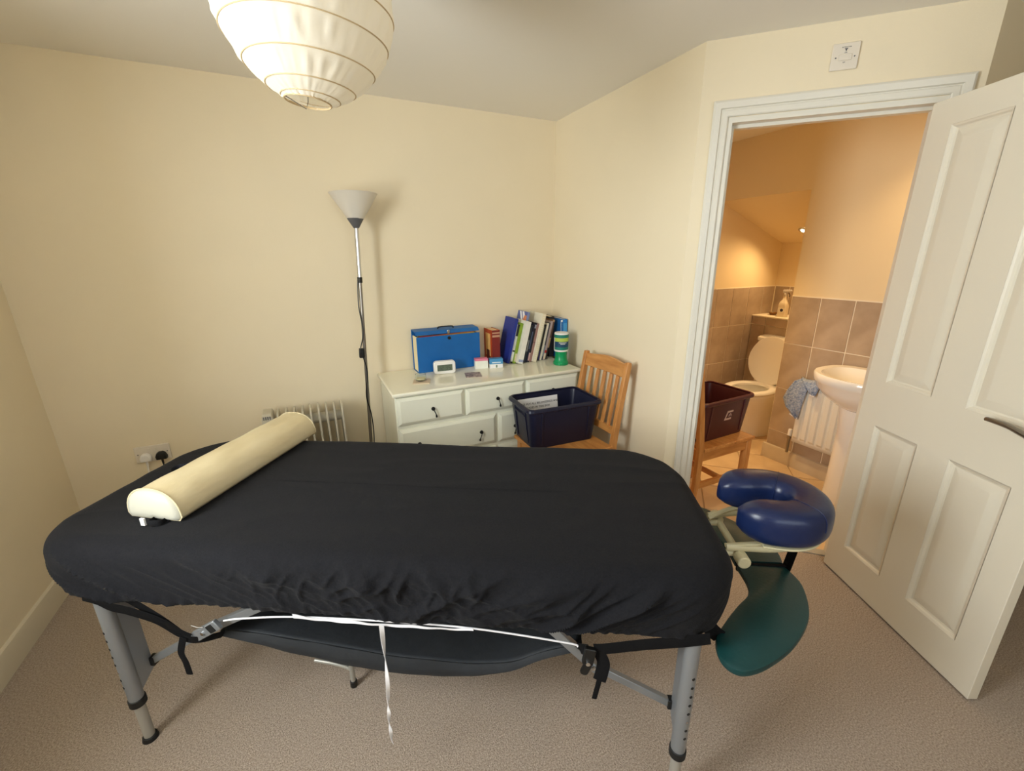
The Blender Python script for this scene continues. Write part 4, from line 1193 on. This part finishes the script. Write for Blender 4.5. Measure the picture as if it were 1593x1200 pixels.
for sg in (-1, 1):
    bm = bm_new()
    pts = [(cxu-.15, cyv+sg*.080, .652), (cxu-.10, cyv+sg*.086, .656), (cxu-.02, cyv+sg*.092, .662), (cxu+.075, cyv+sg*.075, .668)]
    tube(bm, smooth_path(pts, 5), 0, 10, flat=(.014, .022)); obj('side_arm', bm, 'plastic_cream', fc)
    bm = bm_new()
    pts = [(cxu-.15, cyv+sg*.070, .650), (cxu-.06, cyv+sg*.092, .678), (cxu+.06, cyv+sg*.09, .680)]
    tube(bm, smooth_path(pts, 6), 0, 10, flat=(.018, .010)); obj('upper_arm', bm, 'plastic_cream', fc)
    bm = bm_new(); tube(bm, [(cxu-.30, cyv+sg*.075, .630), (cxu-.11, cyv+sg*.075, .630)], .010, 12); obj('mounting_rod', bm, 'plastic_cream', fc)
    bm = bm_new(); cyl(bm, (cxu-.112, cyv+sg*.085, .630), (cxu-.112, cyv+sg*.122, .630), .0185, seg=24); obj('pivot_knob', bm, 'plastic_cream', fc, bevel=.003)
bm = bm_new(); cyl(bm, (cxu-.112, cyv-.086, .630), (cxu-.112, cyv+.086, .630), .011, seg=14); obj('cross_shaft', bm, 'plastic_cream', fc)

# arm shelf hanging under the cradle
sh = thing('arm_shelf', 'dark green padded crescent arm shelf hanging below the face cushion', 'arm rest', (tcx, tcy, 0), RT)
near = [(.788, 1.252), (.798, 1.177), (.756, 1.06), (.667, .956), (.567, .885), (.500, .858), (.465, .866), (.448, .90), (.458, .955), (.505, 1.015), (.561, 1.075), (.612, 1.125), (.630, 1.177), (.630, 1.252)]
near = [(a*.95, b*.95) for a, b in near]
def crescent(pts, z, th, bev=.007):
    sm = [(p.x, p.y) for p in smooth_path([(a, b, 0) for a, b in pts], 5)]
    c = Vector((sum(p[0] for p in sm)/len(sm), sum(p[1] for p in sm)/len(sm)))
    def ins(d):
        out = []
        m_ = len(sm)
        for i in range(m_):
            a = Vector(sm[i-1 if i else 0]); b = Vector(sm[min(i+1, m_-1)])
            t = (b-a)
            if t.length < 1e-6: out.append(sm[i]); continue
            t.normalize(); nn = Vector((-t.y, t.x))
            out.append((sm[i][0]+nn.x*d, sm[i][1]+nn.y*d))
        return out
    bm = bm_new(); L = []
    sgn = -1
    for d, zz in ((.008, z-th), (.002, z-th+.004), (0, z-th/2), (.002, z-.004), (.009, z)):
        L.append([(a-CA, b-CN, zz) for a, b in ins(sgn*d)])
    loft(bm, L, True, True)
    return bm
hn = obj('shelf_half', crescent(near, .532, .024), 'green_vinyl', sh, smooth=40)
far = [(a, 2*1.199-b) for a, b in reversed(near)]
obj('shelf_half', crescent(far, .532, .024), 'green_vinyl', sh, smooth=40)
bm = bm_new(); a, b = L2(.600, 1.194); c, d = L2(.748, 1.194); box(bm, a, c, b-.006, b+.006, .506, .535); obj('hinge_seam', bm, 'black_web', sh, bevel=.002)
bm = bm_new(); a, b = L2(.752, 1.194)
tube(bm, smooth_path([(a-.004, b, .515), (a+.004, b, .57), (a+.012, b, .64), (a+.010, b, .684)], 5), 0, 8, flat=(.042, .003)); obj('hanging_strap', bm, 'black_web', sh)
for sg in (-1, 1):
    bm = bm_new(); a, b = L2(.47, 1.199+sg*.28)
    tube(bm, smooth_path([(a-.02, b, .520), (a-.05, b, .55), (a-.075, b-sg*.02, .60)], 5), 0, 8, flat=(.003, .04)); obj('hanging_strap', bm, 'black_web', sh)

# ------------------------------------------------------------------ paper lantern
LX, LY, LZ = .088, 1.222, 2.012
la = thing('paper_lantern', 'round white paper lantern shade hanging from the ceiling', 'lamp shade', (LX, LY, LZ))
tiltm = Matrix.Rotation(math.radians(6), 4, Vector((.35, .93, 0)))
RL = .188
def turns(z):      # spiral: tight turns at the mouth, wide ones round the belly
    k = z+.19
    return k/.055+1.6*(1-math.exp(-k/.016))
def lr(z):     # z from -.195 to .19 ; radius
    t = z/.198
    return max(.050, RL*max(0, 1-abs(t)**(1.85 if t < 0 else 2.1))**.56)
zs = [-.190+.380*k/80 for k in range(81)]
bm = bm_new(); L = []
for z in zs:
    ringp = []
    for k in range(120):
        a = 2*PI*k/120
        r = lr(z)
        ph = (turns(z) - a/(2*PI)) % 1.0
        puff = -.0045*math.sin(ph*PI)*min(1, r/.12)
        wr = .007*max(0, ridged(Vector((math.cos(a)*5, math.sin(a)*5, z*6))))**4*math.sin(ph*PI)+.0045*noise.noise(Vector((math.cos(a)*13+z*8, math.sin(a)*13, z*14)))*min(1, math.sin(ph*PI)*1.5)
        v = Vector(((r+puff+wr)*math.cos(a), (r+puff+wr)*math.sin(a), z))
        ringp.append(tiltm @ v)
    L.append(ringp)
loft(bm, L); obj('paper_skin', bm, 'paper', la, smooth=70)
bm = bm_new(); pts = []
N = 620
for k in range(N+1):
    z = -.190+.380*k/N
    a = 2*PI*turns(z)
    r = lr(z)+.0008
    pts.append(tiltm @ Vector((r*math.cos(a), r*math.sin(a), z)))
tube(bm, pts, .0014, 6); obj('spiral_rib', bm, 'cane', la)
for z in (-.190, .190):
    bm = bm_new(); tube(bm, [tiltm @ Vector((lr(z)*math.cos(2*PI*k/40), lr(z)*math.sin(2*PI*k/40), z)) for k in range(40)], .002, 6, closed=True); obj('end_ring', bm, 'cane', la)
bm = bm_new(); tube(bm, [tiltm @ Vector(p) for p in ((-.05, 0, -.186), (-.004, 0, -.205), (.0, 0, -.19), (0, 0, .19))], .0012, 6); obj('wire_hook', bm, 'brushed', la)
bm = bm_new(); tube(bm, [tiltm @ Vector(p) for p in ((-.05, 0, .188), (0, 0, .17), (.05, 0, .188))], .0015, 6); obj('wire_spreader', bm, 'brushed', la)
bm = bm_new(); cyl(bm, (0, 0, .15), (0, 0, .20), .02, seg=18); cyl(bm, (0, 0, .20), (0, 0, ZC-LZ-.02), .0035, seg=8); obj('lamp_holder', bm, 'plastic_white', la)
bm = bm_new(); lathe(bm, [(0, -.03), (.02, -.03), (.045, -.004), (.047, 0), (0, 0)], 28, off=(0, 0, ZC-LZ)); bmesh.ops.remove_doubles(bm, verts=bm.verts, dist=1e-5); obj('ceiling_rose', bm, 'plastic_white', la)

# ------------------------------------------------------------------ bathroom fittings
# toilet, facing -x in the alcove
to = thing('toilet', 'white close coupled toilet with its lid raised in the alcove', 'toilet', (3.30, 2.19, 0))
def egg(hx, hy, cx, cy, n=44, sq=2.05):
    pts = []
    for k in range(n):
        a = 2*PI*k/n
        c, s = math.cos(a), math.sin(a)
        fx = hx*math.copysign(abs(c)**(2/sq), c)
        fy = hy*math.copysign(abs(s)**(2/sq), s)*(1-.10*max(0, -c))
        pts.append((cx+fx, cy+fy))
    return pts
bm = bm_new(); L = []
for z, hx, hy, cx in ((0, .20, .115, .09), (.02, .20, .115, .09), (.12, .19, .105, .10), (.22, .215, .125, .07), (.31, .265, .165, .025), (.37, .285, .182, .005), (.39, .285, .184, .005), (.40, .275, .178, .005),
                      (.398, .215, .128, -.02), (.37, .205, .12, -.02), (.28, .15, .085, .0), (.22, .08, .05, .02)):
    L.append([(x, y, z) for x, y in egg(hx, hy, cx, 0)])
loft(bm, L, True, True); obj('bowl', bm, 'porcelain', to, smooth=50)
bm = bm_new(); L = []
for ins, z in ((0, .402), (-.004, .408), (0, .420), (.012, .426)):
    L.append([(x, y, z) for x, y in egg(.235-ins, .180-ins, -.075, 0)])
for ins, z in ((.045, .426), (.058, .418), (.058, .402)):
    L.append([(x, y, z) for x, y in egg(.235-ins, .180-ins, -.075, 0)])
L.append(L[0])
loft(bm, L); bmesh.ops.remove_doubles(bm, verts=bm.verts, dist=1e-6); obj('seat', bm, 'plastic_white', to, smooth=50)
bm = bm_new(); L = []
lm = Matrix.Translation((.118, 0, .425)) @ Matrix.Rotation(math.radians(95), 4, 'Y')
for ins, z in ((.012, -.010), (0, -.004), (0, .004), (.014, .010)):
    L.append([lm @ Vector((x-.0, y, z)) for x, y in egg(.205-ins, .190-ins, -.195, 0)])
loft(bm, L, True, True); obj('lid', bm, 'plastic_white', to, smooth=50)
bm = bm_new(); L = []
for z, hx, hy in ((.39, .070, .150), (.41, .073, .155), (.765, .076, .165)):
    L.append(at(rrect(hx, hy, .035, 5, .240, 0), z))
loft(bm, L, True, True); obj('cistern', bm, 'porcelain', to)
bm = bm_new(); L = []
for z, hx, hy in ((.766, .076, .165), (.772, .080, .173), (.795, .080, .173), (.806, .070, .160)):
    L.append(at(rrect(hx, hy, .04, 5, .237, 0), z))
loft(bm, L, True, True); obj('cistern_lid', bm, 'porcelain', to)

sb = thing('spray_bottle', 'clear trigger spray bottle on the ledge above the toilet', 'bottle', (3.69, 2.315, .9555))
bm = bm_new(); L = []
for z, s in ((0, .9), (.004, 1), (.10, 1), (.125, .85), (.145, .42), (.165, .36), (.18, .36)):
    L.append(at(rrect(.026*s, .036*s, .014*s, 4), z))
loft(bm, L, True, True); obj('bottle', bm, cm(226, 214, 190, .25), sb)
bm = bm_new(); prism(bm, rrect(.02, .03, .01, 5), .0262, .0266, Matrix.Translation((0, 0, .06)) @ Matrix.Rotation(-PI/2, 4, 'Y')); obj('label', bm, cm(236, 230, 214), sb)
bm = bm_new(); prism(bm, sup(.013, .013, 2, 20), .0266, .0272, Matrix.Translation((0, -.004, .058)) @ Matrix.Rotation(-PI/2, 4, 'Y')); obj('label_mark', bm, cm(44, 44, 66), sb)
bm = bm_new(); cyl(bm, (0, 0, .18), (0, 0, .20), .013, seg=16); loft(bm, [[(-.010, .022, .200), (.010, .022, .200), (.010, .022, .228), (-.010, .022, .228)], [(-.010, -.05, .212), (.010, -.05, .212), (.010, -.05, .230), (-.010, -.05, .230)]], True, True)
obj('spray_head', bm, cm(196, 190, 184, .3), sb, bevel=.003)
bm = bm_new(); tube(bm, smooth_path([(0, -.022, .205), (0, -.034, .19), (0, -.036, .172)], 5), .004, 8); obj('trigger', bm, cm(90, 80, 76), sb)
ad = bm_new(); lathe(ad, [(0, 0), (.022, 0), (.034, .016), (.036, .022), (.033, .022), (.02, .006), (0, .006)], 28); bmesh.ops.remove_doubles(ad, verts=ad.verts, dist=1e-5)
tag(obj('amber_dish', ad, 'amber', loc=(3.74, 2.43, .9555)), 'small amber dish beside the spray bottle', 'dish')

# basin on pedestal
bs = thing('pedestal_basin', 'white pedestal wash basin partly hidden behind the open door', 'basin', (2.80, 1.222, 0))
def bas(hx, hy, cx=0, n=48):
    pts = []
    for k in range(n):
        a = 2*PI*k/n; c, s = math.cos(a), math.sin(a)
        e = 2.0 if c < 0 else 3.6
        pts.append((cx+hx*math.copysign(abs(c)**(2/e), c), hy*math.copysign(abs(s)**(2/e), s)))
    return pts
bm = bm_new(); L = []
for z, hx, hy, cx in ((.60, .10, .09, .05), (.62, .13, .13, .04), (.67, .175, .19, .02), (.72, .20, .230, .005), (.755, .208, .240, 0), (.762, .216, .248, 0), (.80, .218, .252, 0), (.808, .212, .246, 0),
                      (.806, .180, .207, -.015), (.79, .170, .197, -.015), (.74, .14, .165, -.01), (.69, .08, .11, 0), (.675, .03, .03, 0)):
    L.append([(x, y, z) for x, y in bas(hx, hy, cx)])
loft(bm, L, True, True); obj('bowl', bm, 'porcelain', bs, smooth=50)
bm = bm_new(); L = []
for z, hx, hy in ((0, .095, .105), (.03, .095, .105), (.10, .09, .10), (.45, .09, .10), (.62, .10, .12)):
    L.append([(x, y, z) for x, y in bas(hx, hy, .05)])
loft(bm, L, True, True); obj('pedestal', bm, 'porcelain', bs, smooth=50)
bm = bm_new(); cyl(bm, (.16, .0, .80), (.16, 0, .87), .018, seg=18); tube(bm, smooth_path([(.16, 0, .86), (.12, 0, .875), (.06, 0, .865), (.05, 0, .85)], 5), .010, 10); cyl(bm, (.16, 0, .87), (.185, 0, .895), .008, seg=10); obj('tap', bm, 'chrome', bs)

# white radiator under/behind the basin
ra = thing('wall_radiator', 'small white panel radiator on the tiled wall beside the basin', 'radiator', (XB-.010, 1.42, .215))
bm = bm_new()
# corrugated front panel
yy0, yy1 = -.215, .215
def cor(y):
    ph = ((y-yy0) % .0535)/.0535
    if ph < .28: return .0
    if ph < .40: return -.011*(ph-.28)/.12
    if ph < .88: return -.011
    return -.011*(1-(ph-.88)/.12)
ys = [yy0+(yy1-yy0)*k/172 for k in range(173)]
L = []
for z, s in ((.0, 0), (.028, 0), (.044, 1), (.392, 1), (.408, 0), (.430, 0)):
    L.append([(-.060+cor(y)*s, y, z) for y in ys])
loft(bm, L, closed=False); obj('front_panel', bm, 'white_gloss', ra, smooth=30, solid=.002)
bm = bm_new(); box(bm, -.058, -.012, yy0, yy1, .0, .430); obj('casing', bm, 'white_gloss', ra, bevel=.004)
bm = bm_new(); cyl(bm, (-.04, yy1+.028, .03), (-.04, yy1+.028, .075), .015, .013, 16); obj('valve_cap', bm, 'plastic_white', ra)
bm = bm_new(); cyl(bm, (-.04, yy1-.005, .022), (-.04, yy1+.035, .022), .008, seg=10); cyl(bm, (-.04, yy1+.028, -.10), (-.04, yy1+.028, .032), .009, seg=10); cyl(bm, (-.052, yy1+.028, .015), (-.028, yy1+.028, .015), .012, seg=10); obj('valve', bm, 'brushed', ra)
# towel over the left end of the radiator
tl = bm_new()
def cloth(path, yl, yr):
    L = []
    for i, (x, z) in enumerate(path):
        t = i/(len(path)-1)
        row = []
        for k in range(15):
            s = k/14
            y = yl(t)+(yr(t)-yl(t))*s
            row.append((x+.006*math.sin(s*9+t*5), y, z+.004*math.sin(s*7)))
        L.append(row)
    return L
pf = [(-.100, .370), (-.098, .395), (-.094, .425), (-.085, .448), (-.060, .456), (-.03, .452)]
loft(tl, cloth(pf, lambda t: .10-.02*t, lambda t: .10+.115*t+.03), closed=False)
tw_o = thing('hand_towel', 'blue flecked hand towel hung over the radiator', 'towel', (XB-.010, 1.42, .215))
obj('top_fold', tl, 'towel', tw_o, solid=.008)
tl = bm_new()
pf2 = [(-.055, .452), (-.075, .43), (-.085, .36), (-.088, .30), (-.084, .24), (-.08, .18)]
def yl2(t): return .155+.03*t
def yr2(t): return .225+.085*math.sin(min(1, t*1.25)*PI/2)-.10*max(0, t-.72)/.28
loft(tl, cloth(pf2, yl2, yr2), closed=False); obj('side_fold', tl, 'towel', tw_o, solid=.008)
bm = bm_new(); tube(bm, [(-.107, .10+.0, .368), (-.105, .13, .371)], .004, 6)
tube(bm, smooth_path([(-.080, .185, .178), (-.083, .21, .185), (-.086, .245, .20)], 4), .0045, 6); oo = obj('hem', bm, 'towel_edge', tw_o)

# recessed downlights
def downlight(label, loc, d, power, ang=95, size=.02):
    d = Vector(d).normalized()
    q = d.to_track_quat('-Z', 'Y')
    t = thing('downlight', label, 'ceiling light', loc)
    t.rotation_mode = 'QUATERNION'; t.rotation_quaternion = q
    bm = bm_new(); lathe(bm, [(.026, .001), (.040, .001), (.041, -.004), (.026, -.006)], 28); obj('bezel', bm, 'chrome', t)
    bm = bm_new(); lathe(bm, [(0, -.001), (.0255, -.001)], 24); bmesh.ops.remove_doubles(bm, verts=bm.verts, dist=1e-5); obj('lamp_face', bm, 'bulb', t)
    l = bpy.data.lights.new('downlight_beam', 'SPOT'); l.energy = power; l.color = (1.0, 0.66, 0.31); l.spot_size = math.radians(ang); l.spot_blend = .8; l.shadow_soft_size = size
    lo = bpy.data.objects.new('downlight_beam', l); lo.location = Vector(loc)+d*.012; lo.rotation_mode = 'QUATERNION'; lo.rotation_quaternion = q
    col.objects.link(lo)
sx_ = 3.62; szl = HEAD-(sx_-XB)*.357
downlight('small glowing downlight in the sloping alcove ceiling', (sx_, 2.214, szl-.003), (-.45, .06, -.88), 17, 140)
downlight('downlight over the wash basin', (2.70, 1.06, ZB-.002), (0, 0, -1), 20, 110)
downlight('downlight over the bathroom floor', (2.30, 2.05, ZB-.002), (0, 0, -1), 90, 88)
